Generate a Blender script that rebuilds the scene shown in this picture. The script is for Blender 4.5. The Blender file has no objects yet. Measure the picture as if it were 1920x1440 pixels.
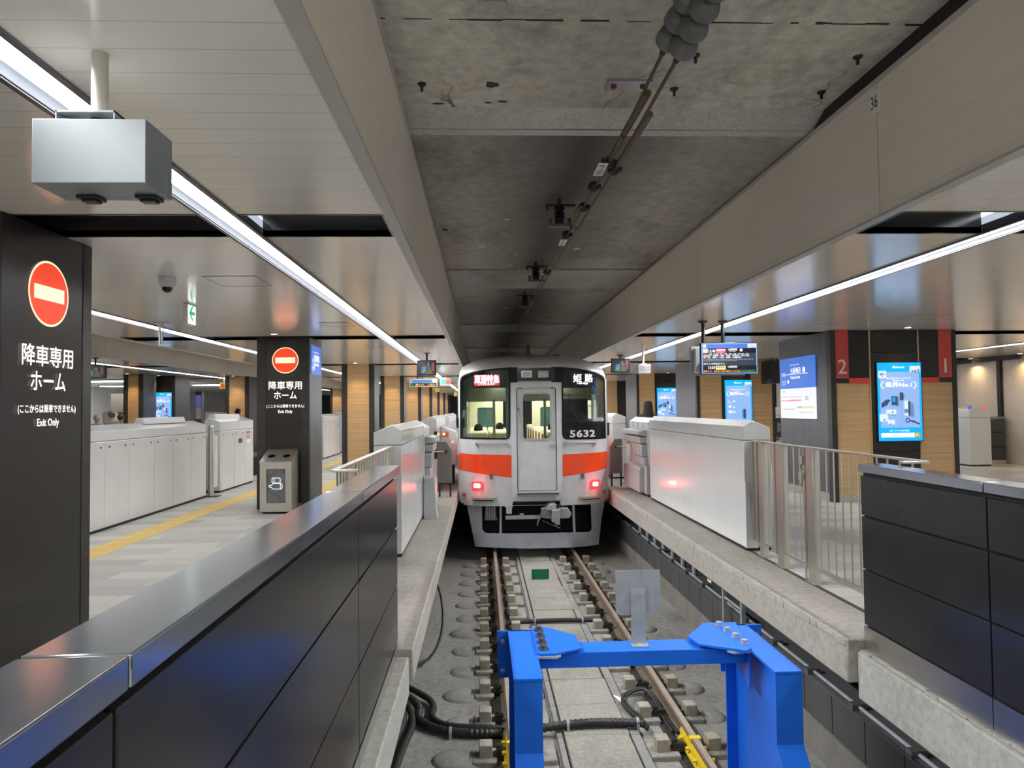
import bpy, bmesh, math, random
from mathutils import Vector, Matrix

SC = bpy.context.scene
COL = SC.collection
random.seed(7)

# ------------------------------------------------------------------ camera
FPX, ROLL, EYE = 1315.0, 0.012, Vector((0, 0, 1.59))
PITCH, YAW = 0.033685, 0.043701
cd = bpy.data.cameras.new('camera')
cam = bpy.data.objects.new('camera', cd)
COL.objects.link(cam)
cd.sensor_width = 36.0
cd.lens = FPX / 1920.0 * 36.0
cd.clip_start = 0.05
cd.clip_end = 300
_f = Vector((math.sin(YAW) * math.cos(PITCH), math.cos(YAW) * math.cos(PITCH), math.sin(PITCH)))
_r0 = Vector((math.cos(YAW), -math.sin(YAW), 0))
_u0 = _r0.cross(_f)
_r = _r0 * math.cos(ROLL) - _u0 * math.sin(ROLL)
_u = _u0 * math.cos(ROLL) + _r0 * math.sin(ROLL)
_m = Matrix((_r, _u, -_f)).transposed().to_4x4()
_m.translation = EYE
cam.matrix_world = _m
SC.camera = cam


def at(px, py, X=None, Y=None, Z=None):
    """world point seen at a pixel of the 1920x1440 photograph, on one plane"""
    d = _f + _r * ((px - 960) / FPX) - _u * ((py - 720) / FPX)
    for i, v in enumerate((X, Y, Z)):
        if v is not None:
            return EYE + d * ((v - EYE[i]) / d[i])


# ------------------------------------------------------------------ world, exposure
wd = bpy.data.worlds.new('world')
SC.world = wd
wd.use_nodes = True
wd.node_tree.nodes['Background'].inputs[0].default_value = (0.75, 0.85, 1.0, 1)
wd.node_tree.nodes['Background'].inputs[1].default_value = 0.25
SC.view_settings.view_transform = 'Standard'
SC.view_settings.look = 'None'
SC.view_settings.exposure = 1.47
SC.view_settings.gamma = 1.0
SC.view_settings.use_curve_mapping = False
SC.cycles.use_denoising = True
SC.cycles.max_bounces = 10
SC.cycles.diffuse_bounces = 5
SC.cycles.glossy_bounces = 4
SC.cycles.transparent_max_bounces = 12
SC.cycles.sample_clamp_indirect = 6.0
SC.cycles.caustics_reflective = False
SC.cycles.caustics_refractive = False

LED_STRENGTH = 16.0        # the ceiling light lines
LINE_WATT = 4.6            # per metre, each side lobe of a light line
SELF_LIT = 0.42            # signs and screens, relative to the exposure
ZC = 2.78                  # white platform ceiling
PITCH_Y = 7.1              # spacing of the pillars along the track

# ------------------------------------------------------------------ materials
_M = {}


def _nodes(name):
    m = bpy.data.materials.new(name)
    m.use_nodes = True
    nt = m.node_tree
    return m, nt, nt.nodes, nt.links, nt.nodes['Principled BSDF']


def _pos(nt):
    g = nt.nodes.new('ShaderNodeNewGeometry')
    return g.outputs['Position']


def _obj(nt):
    g = nt.nodes.new('ShaderNodeTexCoord')
    return g.outputs['Object']


def _map(nt, src, scale, rot=(0, 0, 0)):
    n = nt.nodes.new('ShaderNodeMapping')
    n.inputs['Scale'].default_value = scale
    n.inputs['Rotation'].default_value = rot
    nt.links.new(src, n.inputs['Vector'])
    return n.outputs[0]


def _noise(nt, src, scale, detail=4.0, rough=0.55):
    n = nt.nodes.new('ShaderNodeTexNoise')
    n.inputs['Scale'].default_value = scale
    n.inputs['Detail'].default_value = detail
    n.inputs['Roughness'].default_value = rough
    nt.links.new(src, n.inputs['Vector'])
    return n.outputs['Fac']


def _ramp(nt, fac, stops):
    n = nt.nodes.new('ShaderNodeValToRGB')
    cr = n.color_ramp
    while len(cr.elements) < len(stops):
        cr.elements.new(0.5)
    for e, (p, c) in zip(cr.elements, stops):
        e.position = p
        e.color = (c, c, c, 1) if not hasattr(c, '__len__') else (c[0], c[1], c[2], 1)
    nt.links.new(fac, n.inputs[0])
    return n.outputs[0]


def _mix(nt, fac, a, b, mode='MIX'):
    n = nt.nodes.new('ShaderNodeMixRGB')
    n.blend_type = mode
    for i, v in ((0, fac), (1, a), (2, b)):
        if hasattr(v, 'links') or hasattr(v, 'is_linked'):
            nt.links.new(v, n.inputs[i])
        elif i == 0:
            n.inputs[0].default_value = v
        else:
            n.inputs[i].default_value = (v[0], v[1], v[2], 1)
    return n.outputs[0]


def _math(nt, op, a, b=None, c=None):
    n = nt.nodes.new('ShaderNodeMath')
    n.operation = op
    for i, v in enumerate((a, b, c)):
        if v is None:
            continue
        if hasattr(v, 'is_linked'):
            nt.links.new(v, n.inputs[i])
        else:
            n.inputs[i].default_value = v
    return n.outputs[0]


def _bump(nt, bs, h, strength=0.2, dist=0.01):
    n = nt.nodes.new('ShaderNodeBump')
    n.inputs['Strength'].default_value = strength
    n.inputs['Distance'].default_value = dist
    nt.links.new(h, n.inputs['Height'])
    nt.links.new(n.outputs[0], bs.inputs['Normal'])


def _axis(nt, src, i):
    n = nt.nodes.new('ShaderNodeSeparateXYZ')
    nt.links.new(src, n.inputs[0])
    return n.outputs[i]


def _line(nt, coord, pitch, width, phase=0.0):
    """1 on thin lines every `pitch` along a coordinate"""
    a = _math(nt, 'ADD', coord, phase + 1000.0 * pitch)
    f = _math(nt, 'FRACT', _math(nt, 'DIVIDE', a, pitch))
    d = _math(nt, 'ABSOLUTE', _math(nt, 'SUBTRACT', f, 0.5))
    return _math(nt, 'GREATER_THAN', d, 0.5 - width / pitch / 2)


def paint(name, col, rough=0.4, metal=0.0, var=0.06, scale=6.0, spec=0.5, coat=0.0, bump=0.0, rvar=0.1):
    """plain painted or metal surface with a little procedural unevenness"""
    if name in _M:
        return _M[name]
    m, nt, N, L, bs = _nodes(name)
    n = _noise(nt, _obj(nt), scale)
    c = _ramp(nt, n, [(0.3, [x * (1 - var) for x in col]), (0.7, [min(1, x * (1 + var)) for x in col])])
    L.new(c, bs.inputs['Base Color'])
    r = _math(nt, 'MULTIPLY_ADD', n, rvar, rough - rvar / 2)
    L.new(r, bs.inputs['Roughness'])
    bs.inputs['Metallic'].default_value = metal
    bs.inputs['Specular IOR Level'].default_value = spec
    bs.inputs['Coat Weight'].default_value = coat
    if bump:
        _bump(nt, bs, _noise(nt, _obj(nt), scale * 8), bump, 0.004)
    _M[name] = m
    return m


def glow(name, col, strength):
    if name in _M:
        return _M[name]
    m, nt, N, L, bs = _nodes(name)
    bs.inputs['Base Color'].default_value = (col[0] * .3, col[1] * .3, col[2] * .3, 1)
    bs.inputs['Emission Color'].default_value = (*col, 1)
    bs.inputs['Emission Strength'].default_value = strength * SELF_LIT
    bs.inputs['Roughness'].default_value = 0.4
    _M[name] = m
    return m


def brushed(name, col, rough=0.3, axis=2, var=0.12, metal=1.0):
    """metal with a drawn grain along one axis"""
    if name in _M:
        return _M[name]
    m, nt, N, L, bs = _nodes(name)
    sc = [90, 90, 90]
    sc[axis] = 1.5
    n = _noise(nt, _map(nt, _obj(nt), sc), 3.0, 3.0)
    L.new(_ramp(nt, n, [(0.3, [x * (1 - var) for x in col]), (0.7, [min(1, x * (1 + var)) for x in col])]), bs.inputs['Base Color'])
    L.new(_math(nt, 'MULTIPLY_ADD', n, 0.12, rough - 0.06), bs.inputs['Roughness'])
    bs.inputs['Metallic'].default_value = metal
    _M[name] = m
    return m


def concrete(name, a, b, scale=1.5, rough=0.85, bump=0.35, stain=0.0, spec=0.3, cracks=0.0, roughlo=None, dark_band=0.0):
    if name in _M:
        return _M[name]
    m, nt, N, L, bs = _nodes(name)
    P = _pos(nt)
    n1 = _noise(nt, P, scale, 8.0, 0.6)
    n2 = _noise(nt, P, scale * 14, 5.0, 0.65)
    c = _ramp(nt, n1, [(0.32, a), (0.68, b)])
    c = _mix(nt, 0.45, c, _ramp(nt, n2, [(0.3, [x * .65 for x in a]), (0.7, [min(1, x * 1.2) for x in b])]))
    if stain:
        s = _noise(nt, _map(nt, P, (1.2, 0.7, 1)), 1.1, 6.0, 0.7)
        c = _mix(nt, _ramp(nt, s, [(0.52, 0.0), (0.72, stain)]), c, [x * .22 for x in a])
    if cracks:
        v = N.new('ShaderNodeTexVoronoi')
        v.feature = 'DISTANCE_TO_EDGE'
        v.inputs['Scale'].default_value = 0.8
        w = _mix(nt, 0.25, P, _noise(nt, P, 4.0, 6.0), 'ADD')
        L.new(w, v.inputs['Vector'])
        mask = _math(nt, 'LESS_THAN', v.outputs['Distance'], 0.006)
        mask = _math(nt, 'MULTIPLY', mask, _ramp(nt, _noise(nt, P, 0.9), [(0.5, 0.0), (0.6, cracks)]))
        c = _mix(nt, mask, c, (0.02, 0.02, 0.018))
    if dark_band:        # darker band on the roof along the overhead line
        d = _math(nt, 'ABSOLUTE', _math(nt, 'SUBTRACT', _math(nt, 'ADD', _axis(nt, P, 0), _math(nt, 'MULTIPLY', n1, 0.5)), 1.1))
        c = _mix(nt, _ramp(nt, d, [(0.05, dark_band), (0.95, 0.0)]), c, [x * .2 for x in a])
    L.new(c, bs.inputs['Base Color'])
    if roughlo is not None:
        L.new(_ramp(nt, n1, [(0.35, roughlo), (0.65, rough)]), bs.inputs['Roughness'])
    else:
        bs.inputs['Roughness'].default_value = rough
    bs.inputs['Specular IOR Level'].default_value = spec
    h = _math(nt, 'ADD', _math(nt, 'MULTIPLY', n1, 0.6), _math(nt, 'MULTIPLY', n2, 0.5))
    _bump(nt, bs, h, bump, 0.02)
    _M[name] = m
    return m


def boards(name, col, pitch, axis, rough, spec=0.5, phase=0.0, dark=0.55, tilt=0.12, width=0.006, coat=0.0):
    """panelling whose joints repeat along one world axis; every board is set at a slightly different tilt"""
    if name in _M:
        return _M[name]
    m, nt, N, L, bs = _nodes(name)
    P = _pos(nt)
    ax = _axis(nt, P, axis)
    ln = _line(nt, ax, pitch, width, phase)
    n = _noise(nt, P, 0.7, 3.0)
    c = _ramp(nt, n, [(0.3, [x * .95 for x in col]), (0.7, [min(1, x * 1.04) for x in col])])
    c = _mix(nt, _math(nt, 'MULTIPLY', ln, dark), c, (0.03, 0.028, 0.025))
    L.new(c, bs.inputs['Base Color'])
    bs.inputs['Roughness'].default_value = rough
    bs.inputs['Specular IOR Level'].default_value = spec
    bs.inputs['Coat Weight'].default_value = coat
    bs.inputs['Coat Roughness'].default_value = rough
    a = _math(nt, 'DIVIDE', _math(nt, 'ADD', ax, phase + 1000.0 * pitch), pitch)
    f = _math(nt, 'FRACT', _math(nt, 'ADD', a, 0.5))
    crown = _math(nt, 'POWER', _math(nt, 'ABSOLUTE', _math(nt, 'SUBTRACT', f, 0.5)), 2.0)
    h = _math(nt, 'SUBTRACT', _math(nt, 'MULTIPLY', crown, -tilt), _math(nt, 'MULTIPLY', ln, 0.05))
    h = _math(nt, 'ADD', h, _math(nt, 'MULTIPLY', _noise(nt, P, 1.3, 2.0), 0.06))
    _bump(nt, bs, h, 0.5, 0.02)
    _M[name] = m
    return m


def woodgrain(name, lo, hi, axis, rough=0.45, stretch=0.35, density=22.0, joint=0.0, spec=0.4):
    """veneer with grain running along `axis`"""
    if name in _M:
        return _M[name]
    m, nt, N, L, bs = _nodes(name)
    P = _pos(nt)
    sc = [density, density, density]
    sc[axis] = stretch
    v = _map(nt, P, sc)
    n1 = _noise(nt, v, 1.0, 5.0, 0.6)
    n2 = _noise(nt, v, 5.0, 3.0, 0.6)
    c = _ramp(nt, n1, [(0.3, lo), (0.7, hi)])
    c = _mix(nt, 0.35, c, _ramp(nt, n2, [(0.35, [x * .8 for x in lo]), (0.65, hi)]))
    if joint:
        ln = _line(nt, _axis(nt, P, 2), joint, 0.006, 0.35)
        c = _mix(nt, _math(nt, 'MULTIPLY', ln, 0.6), c, (0.05, 0.035, 0.02))
    L.new(c, bs.inputs['Base Color'])
    bs.inputs['Roughness'].default_value = rough
    bs.inputs['Specular IOR Level'].default_value = spec
    _bump(nt, bs, n1, 0.06, 0.004)
    _M[name] = m
    return m


def floor_tiles(name):
    m, nt, N, L, bs = _nodes(name)
    P = _pos(nt)
    b = N.new('ShaderNodeTexBrick')
    b.offset = 0.5
    b.inputs['Scale'].default_value = 1.0
    b.inputs['Brick Width'].default_value = 0.9
    b.inputs['Row Height'].default_value = 0.3
    b.inputs['Mortar Size'].default_value = 0.003
    b.inputs['Bias'].default_value = 0.0
    b.inputs['Color1'].default_value = (0.57, 0.555, 0.52, 1)
    b.inputs['Color2'].default_value = (0.33, 0.326, 0.316, 1)
    b.inputs['Mortar'].default_value = (0.2, 0.2, 0.19, 1)
    L.new(_map(nt, P, (1, 1, 1), (0, 0, 0)), b.inputs['Vector'])
    n = _noise(nt, _map(nt, P, (2, 9, 2)), 6.0, 5.0)
    c = _mix(nt, 0.14, b.outputs['Color'], _ramp(nt, n, [(0.3, (.32, .315, .30)), (0.7, (.51, .50, .47))]))
    L.new(c, bs.inputs['Base Color'])
    L.new(_math(nt, 'MULTIPLY_ADD', n, 0.2, 0.3), bs.inputs['Roughness'])
    bs.inputs['Specular IOR Level'].default_value = 0.35
    _bump(nt, bs, b.outputs['Fac'], -0.1, 0.004)
    _M[name] = m
    return m


def tactile(name):
    m, nt, N, L, bs = _nodes(name)
    P = _pos(nt)
    x = _axis(nt, P, 0)
    y = _axis(nt, P, 1)
    ln = _line(nt, y, 0.3, 0.006)
    n = _noise(nt, P, 9.0)
    c = _ramp(nt, n, [(0.3, (.62, .44, .12)), (0.7, (.76, .56, .18))])
    c = _mix(nt, _math(nt, 'MULTIPLY', ln, 0.5), c, (.2, .13, .03))
    L.new(c, bs.inputs['Base Color'])
    bs.inputs['Roughness'].default_value = 0.55
    f = _math(nt, 'FRACT', _math(nt, 'DIVIDE', _math(nt, 'ADD', x, 100.0), 0.075))
    bar = _ramp(nt, _math(nt, 'ABSOLUTE', _math(nt, 'SUBTRACT', f, 0.5)), [(0.15, 1.0), (0.28, 0.0)])
    _bump(nt, bs, bar, 0.6, 0.005)
    _M[name] = m
    return m


def glass(name, tint, rough=0.02, refl=1.0):
    if name in _M:
        return _M[name]
    m, nt, N, L, bs = _nodes(name)
    N.remove(bs)
    out = N['Material Output']
    tr = N.new('ShaderNodeBsdfTransparent')
    n = _noise(nt, _obj(nt), 3.0)
    L.new(_ramp(nt, n, [(0.3, [x * .97 for x in tint]), (0.7, tint)]), tr.inputs[0])
    gl = N.new('ShaderNodeBsdfGlossy')
    gl.inputs['Roughness'].default_value = rough
    fr = N.new('ShaderNodeFresnel')
    fr.inputs['IOR'].default_value = 1.5
    mx = N.new('ShaderNodeMixShader')
    L.new(_math(nt, 'MULTIPLY', fr.outputs[0], refl), mx.inputs[0])
    L.new(tr.outputs[0], mx.inputs[1])
    L.new(gl.outputs[0], mx.inputs[2])
    L.new(mx.outputs[0], out.inputs['Surface'])
    _M[name] = m
    return m


WHITE_CEIL = boards('ceiling_boards', (.85, .80, .725), 0.165, 1, 0.17, 0.6, coat=0.3, dark=0.26)
FASCIA = boards('fascia_planks', (.80, .745, .655), 0.15, 2, 0.42, 0.35, phase=0.02, dark=0.16, tilt=0.03, width=0.004)
TILES = floor_tiles('floor_tiles')
TACTILE = tactile('tactile_yellow')
EDGE_CONC = concrete('edge_concrete', (.29, .27, .24), (.42, .395, .355), 1.2, 0.7, 0.2)
BASE_CONC = concrete('base_concrete', (.30, .30, .27), (.42, .42, .38), 1.6, 0.8, 0.25)
ROUGH_CONC = concrete('rough_concrete', (.30, .30, .275), (.50, .49, .45), 5.0, 0.9, 0.9)
BED_CONC = concrete('track_concrete', (.18, .178, .167), (.31, .306, .288), 1.3, 0.8, 0.6, stain=0.5)
SLAB_CONC = concrete('slab_concrete', (.22, .213, .188), (.35, .335, .30), 2.0, 0.85, 0.5, stain=0.45)
ROOF_CONC = concrete('roof_concrete', (.53, .485, .395), (.88, .82, .68), 0.8, 0.65, 0.7, stain=0.75, spec=0.4, cracks=0.8, roughlo=0.45, dark_band=0.35)
ROOF_SMOOTH = concrete('roof_render', (.30, .285, .25), (.46, .44, .385), 0.6, 0.75, 0.3, stain=0.5, spec=0.3, dark_band=0.93)
ROOF_BAND = concrete('roof_band', (.5, .48, .43), (.66, .63, .57), 2.5, 0.6, 0.5, stain=0.2)
DARK = paint('dark_gap', (.012, .012, .013), 0.6)
BLACKPANEL = paint('black_panel', (.022, .022, .023), 0.22, 0, 0.1, 3.0, 0.3, rvar=0.05)
BLACKCAP = paint('black_cap', (.30, .33, .37), 0.15, 0.8, 0.06, 3.0, 0.8, rvar=0.03)
STEEL = brushed('brushed_steel', (.62, .60, .55), 0.38, 2, 0.04)
STEELX = brushed('brushed_steel_flat', (.62, .60, .56), 0.33, 1, 0.04)
ALU = paint('aluminium', (.55, .58, .62), 0.4, 0.5, 0.05)
HOUSING = paint('line_housing', (.20, .22, .25), 0.45, 0.2, 0.05)
ALU_DARK = paint('dark_aluminium', (.12, .12, .125), 0.35, 0.4, 0.05)
WHITEPAINT = paint('gate_white', (.66, .67, .67), 0.2, 0, 0.02, 4.0, 0.5, coat=0.3)
GATEGREY = paint('gate_grey', (.42, .44, .45), 0.35, 0, 0.04)
GATEDARK = paint('gate_leaf', (.20, .185, .175), 0.3, 0.3, 0.05)
BLACK = paint('black_plastic', (.012, .012, .013), 0.35, 0, 0.1)
BLACKGLOSS = paint('black_gloss', (.008, .008, .009), 0.08, 0, 0.1)
WOOD = woodgrain('oak_laminate', (.50, .315, .15), (.72, .50, .27), 0, 0.5, 0.3, 26.0, joint=1.13)
GREYWOOD = woodgrain('grey_laminate', (.055, .056, .06), (.11, .112, .12), 2, 0.42, 0.5, 30.0)
CHAR = paint('charcoal_panel', (.022, .019, .018), 0.3, 0, 0.08, 3.0)
CHAREDGE = concrete('charcoal_edge', (.030, .030, .028), (.055, .055, .05), 9.0, 0.5, 0.15)
BLUE = paint('blue_paint', (.010, .135, .66), 0.38, 0, 0.08, 5.0, 0.35)
YELLOW = paint('yellow_paint', (.72, .52, .02), 0.5, 0, 0.1, 20.0)
GALV = paint('galvanised', (.36, .39, .42), 0.5, 0.45, 0.12, 14.0)
RUST = paint('rusty_rail', (.20, .155, .115), 0.6, 0.4, 0.2, 12.0)
RAILTOP = paint('rail_head', (.46, .40, .34), 0.42, 0.45, 0.15, 10.0)
BLACKRUBBER = paint('black_rubber', (.022, .022, .022), 0.5, 0, 0.15, 20.0)
WHITELED = glow('led_white', (1.0, 1.0, 1.0), LED_STRENGTH)
WARMGLOW = glow('downlight_glow', (1.0, .72, .38), 12.0)
TXT_WHITE = glow('lit_lettering', (1.0, .96, .88), 1.15)
TXT_PLAIN = paint('white_lettering', (.8, .8, .8), 0.5)
TXT_BLACK = paint('black_lettering', (.02, .02, .02), 0.5)
# ------------------------------------------------------------------ mesh helpers
_TXT = {}


def text_shape(body, space=1.0):
    key = (body, space)
    if key in _TXT:
        return _TXT[key]
    c = bpy.data.curves.new('lettering', 'FONT')
    c.body = body
    c.space_character = space
    c.resolution_u = 2
    o = bpy.data.objects.new('lettering', c)
    COL.objects.link(o)
    dg = bpy.context.evaluated_depsgraph_get()
    m = o.evaluated_get(dg).to_mesh()
    vs = [(v.co.x, v.co.y) for v in m.vertices]
    fs = [tuple(p.vertices) for p in m.polygons]
    o.evaluated_get(dg).to_mesh_clear()
    bpy.data.objects.remove(o)
    bpy.data.curves.remove(c)
    xs = [v[0] for v in vs]
    ys = [v[1] for v in vs]
    _TXT[key] = (vs, fs, min(xs), max(xs), min(ys), max(ys))
    return _TXT[key]


class MB:
    def __init__(self):
        self.v = []
        self.f = []

    def add(self, vs, fs):
        b = len(self.v)
        self.v += [Vector(p) for p in vs]
        self.f += [tuple(i + b for i in f) for f in fs]
        return self

    def box(self, x0, x1, y0, y1, z0, z1):
        x0, x1 = min(x0, x1), max(x0, x1)
        y0, y1 = min(y0, y1), max(y0, y1)
        z0, z1 = min(z0, z1), max(z0, z1)
        vs = [(x, y, z) for z in (z0, z1) for y in (y0, y1) for x in (x0, x1)]
        return self.add(vs, [(0, 2, 3, 1), (4, 5, 7, 6), (0, 1, 5, 4), (2, 6, 7, 3), (0, 4, 6, 2), (1, 3, 7, 5)])

    def cbox(self, c, s):
        return self.box(c[0] - s[0] / 2, c[0] + s[0] / 2, c[1] - s[1] / 2, c[1] + s[1] / 2, c[2] - s[2] / 2, c[2] + s[2] / 2)

    def quad(self, *p):
        return self.add(p, [tuple(range(len(p)))])

    def prism(self, pts, axis, a, b):
        """closed outline pts swept along axis 0/1/2 from a to b; the outline is in the two other axes, in order"""
        def P(p, t):
            q = [0, 0, 0]
            o = [i for i in (0, 1, 2) if i != axis]
            q[axis] = t
            q[o[0]], q[o[1]] = p
            return q
        n = len(pts)
        vs = [P(p, a) for p in pts] + [P(p, b) for p in pts]
        ar = sum(pts[i][0] * pts[(i + 1) % n][1] - pts[(i + 1) % n][0] * pts[i][1] for i in range(n))
        flip = (ar > 0) == (axis != 1)
        if b < a:
            flip = not flip
        fs = [tuple(range(n))[::-1], tuple(range(n, 2 * n))] + [(i, (i + 1) % n, n + (i + 1) % n, n + i) for i in range(n)]
        if not flip:
            fs = [f[::-1] for f in fs]
        return self.add(vs, fs)

    def cyl(self, p0, p1, r0, r1=None, seg=16):
        p0, p1 = Vector(p0), Vector(p1)
        r1 = r0 if r1 is None else r1
        d = (p1 - p0).normalized()
        a = d.orthogonal().normalized()
        b = d.cross(a)
        vs = []
        for p, r in ((p0, r0), (p1, r1)):
            for i in range(seg):
                t = 2 * math.pi * i / seg
                vs.append(p + (a * math.cos(t) + b * math.sin(t)) * r)
        fs = [tuple(range(seg))[::-1], tuple(range(seg, 2 * seg))] + [(i, (i + 1) % seg, seg + (i + 1) % seg, seg + i) for i in range(seg)]
        return self.add(vs, fs)

    def lathe(self, prof, o, axis=(0, 0, 1), seg=24):
        """profile of (radius, height) turned about an axis through o"""
        o = Vector(o)
        d = Vector(axis).normalized()
        a = d.orthogonal().normalized()
        b = d.cross(a)
        vs = []
        for r, h in prof:
            for i in range(seg):
                t = 2 * math.pi * i / seg
                vs.append(o + d * h + (a * math.cos(t) + b * math.sin(t)) * max(r, 1e-5))
        fs = []
        for k in range(len(prof) - 1):
            for i in range(seg):
                j = (i + 1) % seg
                fs.append((k * seg + i, k * seg + j, (k + 1) * seg + j, (k + 1) * seg + i))
        fs.append(tuple(range(seg))[::-1])
        fs.append(tuple(range((len(prof) - 1) * seg, len(prof) * seg)))
        return self.add(vs, fs)

    def ball(self, c, r, seg=16, rings=10):
        r = (r, r, r) if not hasattr(r, '__len__') else r
        vs, fs = [], []
        for k in range(rings + 1):
            ph = math.pi * k / rings
            for i in range(seg):
                t = 2 * math.pi * i / seg
                s = max(math.sin(ph), 1e-4)
                vs.append((c[0] + r[0] * s * math.cos(t), c[1] + r[1] * s * math.sin(t), c[2] - r[2] * math.cos(ph)))
        for k in range(rings):
            for i in range(seg):
                j = (i + 1) % seg
                fs.append((k * seg + i, k * seg + j, (k + 1) * seg + j, (k + 1) * seg + i))
        return self.add(vs, fs)

    def tube(self, pts, r, seg=10, smooth=0, ribs=0.0, rib_pitch=0.02):
        """round hose along a path; ribs>0 corrugates it"""
        pts = [Vector(p) for p in pts]
        for _ in range(smooth):
            q = [pts[0]]
            for a, b in zip(pts[:-1], pts[1:]):
                q += [a * .75 + b * .25, a * .25 + b * .75]
            pts = q + [pts[-1]]
        if ribs:
            q = []
            for a, b in zip(pts[:-1], pts[1:]):
                n = max(1, int((b - a).length / rib_pitch))
                q += [a.lerp(b, i / n) for i in range(n)]
            pts = q + [pts[-1]]
        up = None
        vs, fs = [], []
        for k, p in enumerate(pts):
            d = (pts[min(k + 1, len(pts) - 1)] - pts[max(k - 1, 0)]).normalized()
            if up is None:
                up = d.orthogonal().normalized()
            up = (up - d * up.dot(d)).normalized()
            b = d.cross(up)
            rr = r + (ribs if k % 2 else -ribs)
            for i in range(seg):
                t = 2 * math.pi * i / seg
                vs.append(p + (up * math.cos(t) + b * math.sin(t)) * rr)
        for k in range(len(pts) - 1):
            for i in range(seg):
                j = (i + 1) % seg
                fs.append((k * seg + i, k * seg + j, (k + 1) * seg + j, (k + 1) * seg + i))
        fs.append(tuple(range(seg))[::-1])
        fs.append(tuple(range((len(pts) - 1) * seg, len(pts) * seg)))
        return self.add(vs, fs)

    def plate(self, outer, holes, fn, w0, w1, cuts=()):
        """flat outline with holes, given thickness w0..w1 and laid on a surface by fn(u, v, w)"""
        bm = bmesh.new()
        edges = []
        for loop in [outer] + list(holes):
            vs = [bm.verts.new((p[0], p[1], 0)) for p in loop]
            edges += [bm.edges.new((vs[i], vs[(i + 1) % len(vs)])) for i in range(len(vs))]
        bmesh.ops.triangle_fill(bm, use_beauty=True, use_dissolve=False, edges=edges)
        for c in cuts:
            bmesh.ops.bisect_plane(bm, geom=bm.verts[:] + bm.edges[:] + bm.faces[:], plane_co=(c, 0, 0), plane_no=(1, 0, 0))
        bmesh.ops.recalc_face_normals(bm, faces=bm.faces[:])
        if bm.faces and bm.faces[0].normal.z < 0:
            for f in bm.faces:
                f.normal_flip()
        for i, v in enumerate(bm.verts):
            v.index = i
        n = len(bm.verts)
        base = [(v.co.x, v.co.y) for v in bm.verts]
        vs = [fn(u, v, w1) for u, v in base] + [fn(u, v, w0) for u, v in base]
        fs = []
        for f in bm.faces:
            ids = [v.index for v in f.verts]
            fs.append(tuple(ids))
            fs.append(tuple(i + n for i in ids[::-1]))
        for e in bm.edges:
            if len(e.link_faces) == 1:
                l = e.link_loops[0]
                a, b = l.vert.index, l.link_loop_next.vert.index
                fs.append((b, a, a + n, b + n))
        bm.free()
        return self.add(vs, fs)

    def text(self, body, o, u, v, height=None, width=None, align='C', bold=0.0, space=1.0):
        """flat lettering on the plane through o spanned by u (reading direction) and v (up); o is the middle of the line"""
        vs, fs, x0, x1, y0, y1 = text_shape(body, space)
        o, u, v = Vector(o), Vector(u).normalized(), Vector(v).normalized()
        sy = height / (y1 - y0) if height else None
        sx = width / (x1 - x0) if width else sy
        sy = sy or sx
        ax = {'C': (x0 + x1) / 2, 'L': x0, 'R': x1}[align]
        ay = (y0 + y1) / 2
        # heavier strokes: the same letters laid again a hair to each side
        k = bold * .8
        n = u.cross(v)
        for i, (da, db) in enumerate(((0, 0),) if not bold else ((-k, -k), (k, -k), (k, k), (-k, k), (0, 0))):
            self.add([o + n * (.00025 * i) + u * ((a + da - ax) * sx) + v * ((b + db - ay) * sy) for a, b in vs], fs)
        return self

    def rect(self, o, u, v, x0, x1, y0, y1):
        o, u, v = Vector(o), Vector(u).normalized(), Vector(v).normalized()
        return self.quad(o + u * x0 + v * y0, o + u * x1 + v * y0, o + u * x1 + v * y1, o + u * x0 + v * y1)

    def disc(self, o, u, v, r, seg=40, r_in=0.0):
        o, u, v = Vector(o), Vector(u).normalized(), Vector(v).normalized()
        ring = [o + u * (r * math.cos(2 * math.pi * i / seg)) + v * (r * math.sin(2 * math.pi * i / seg)) for i in range(seg)]
        if not r_in:
            return self.add(ring, [tuple(range(seg))])
        ri = [o + u * (r_in * math.cos(2 * math.pi * i / seg)) + v * (r_in * math.sin(2 * math.pi * i / seg)) for i in range(seg)]
        return self.add(ring + ri, [(i, (i + 1) % seg, seg + (i + 1) % seg, seg + i) for i in range(seg)])

    def move(self, off):
        off = Vector(off)
        self.v = [p + off for p in self.v]
        return self

    def xform(self, m):
        self.v = [m @ p for p in self.v]
        return self

    def build(self, name, mat, parent=None, bevel=0.0, label=None, cat=None, group=None, kind=None, seg=2, ang=35):
        org = WLOC[parent.name] if parent else None
        if org is None:
            xs = [p.x for p in self.v]
            ys = [p.y for p in self.v]
            org = Vector(((min(xs) + max(xs)) / 2, (min(ys) + max(ys)) / 2, min(p.z for p in self.v)))
        me = bpy.data.meshes.new(name)
        me.from_pydata([p - org for p in self.v], [], self.f)
        me.materials.append(mat)
        me.polygons.foreach_set('use_smooth', [True] * len(me.polygons))
        me.set_sharp_from_angle(angle=math.radians(ang))
        me.update()
        o = bpy.data.objects.new(name, me)
        COL.objects.link(o)
        if parent:
            o.parent = parent
        else:
            o.location = org
        WLOC[o.name] = org
        if bevel:
            b = o.modifiers.new('bevel', 'BEVEL')
            b.width = bevel
            b.segments = seg
            b.limit_method = 'ANGLE'
            b.angle_limit = math.radians(40)
        tag(o, label, cat, group, kind)
        return o


WLOC = {}


def tag(o, label=None, cat=None, group=None, kind=None):
    for k, v in (('label', label), ('category', cat), ('group', group), ('kind', kind)):
        if v:
            o[k] = v
    return o


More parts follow.
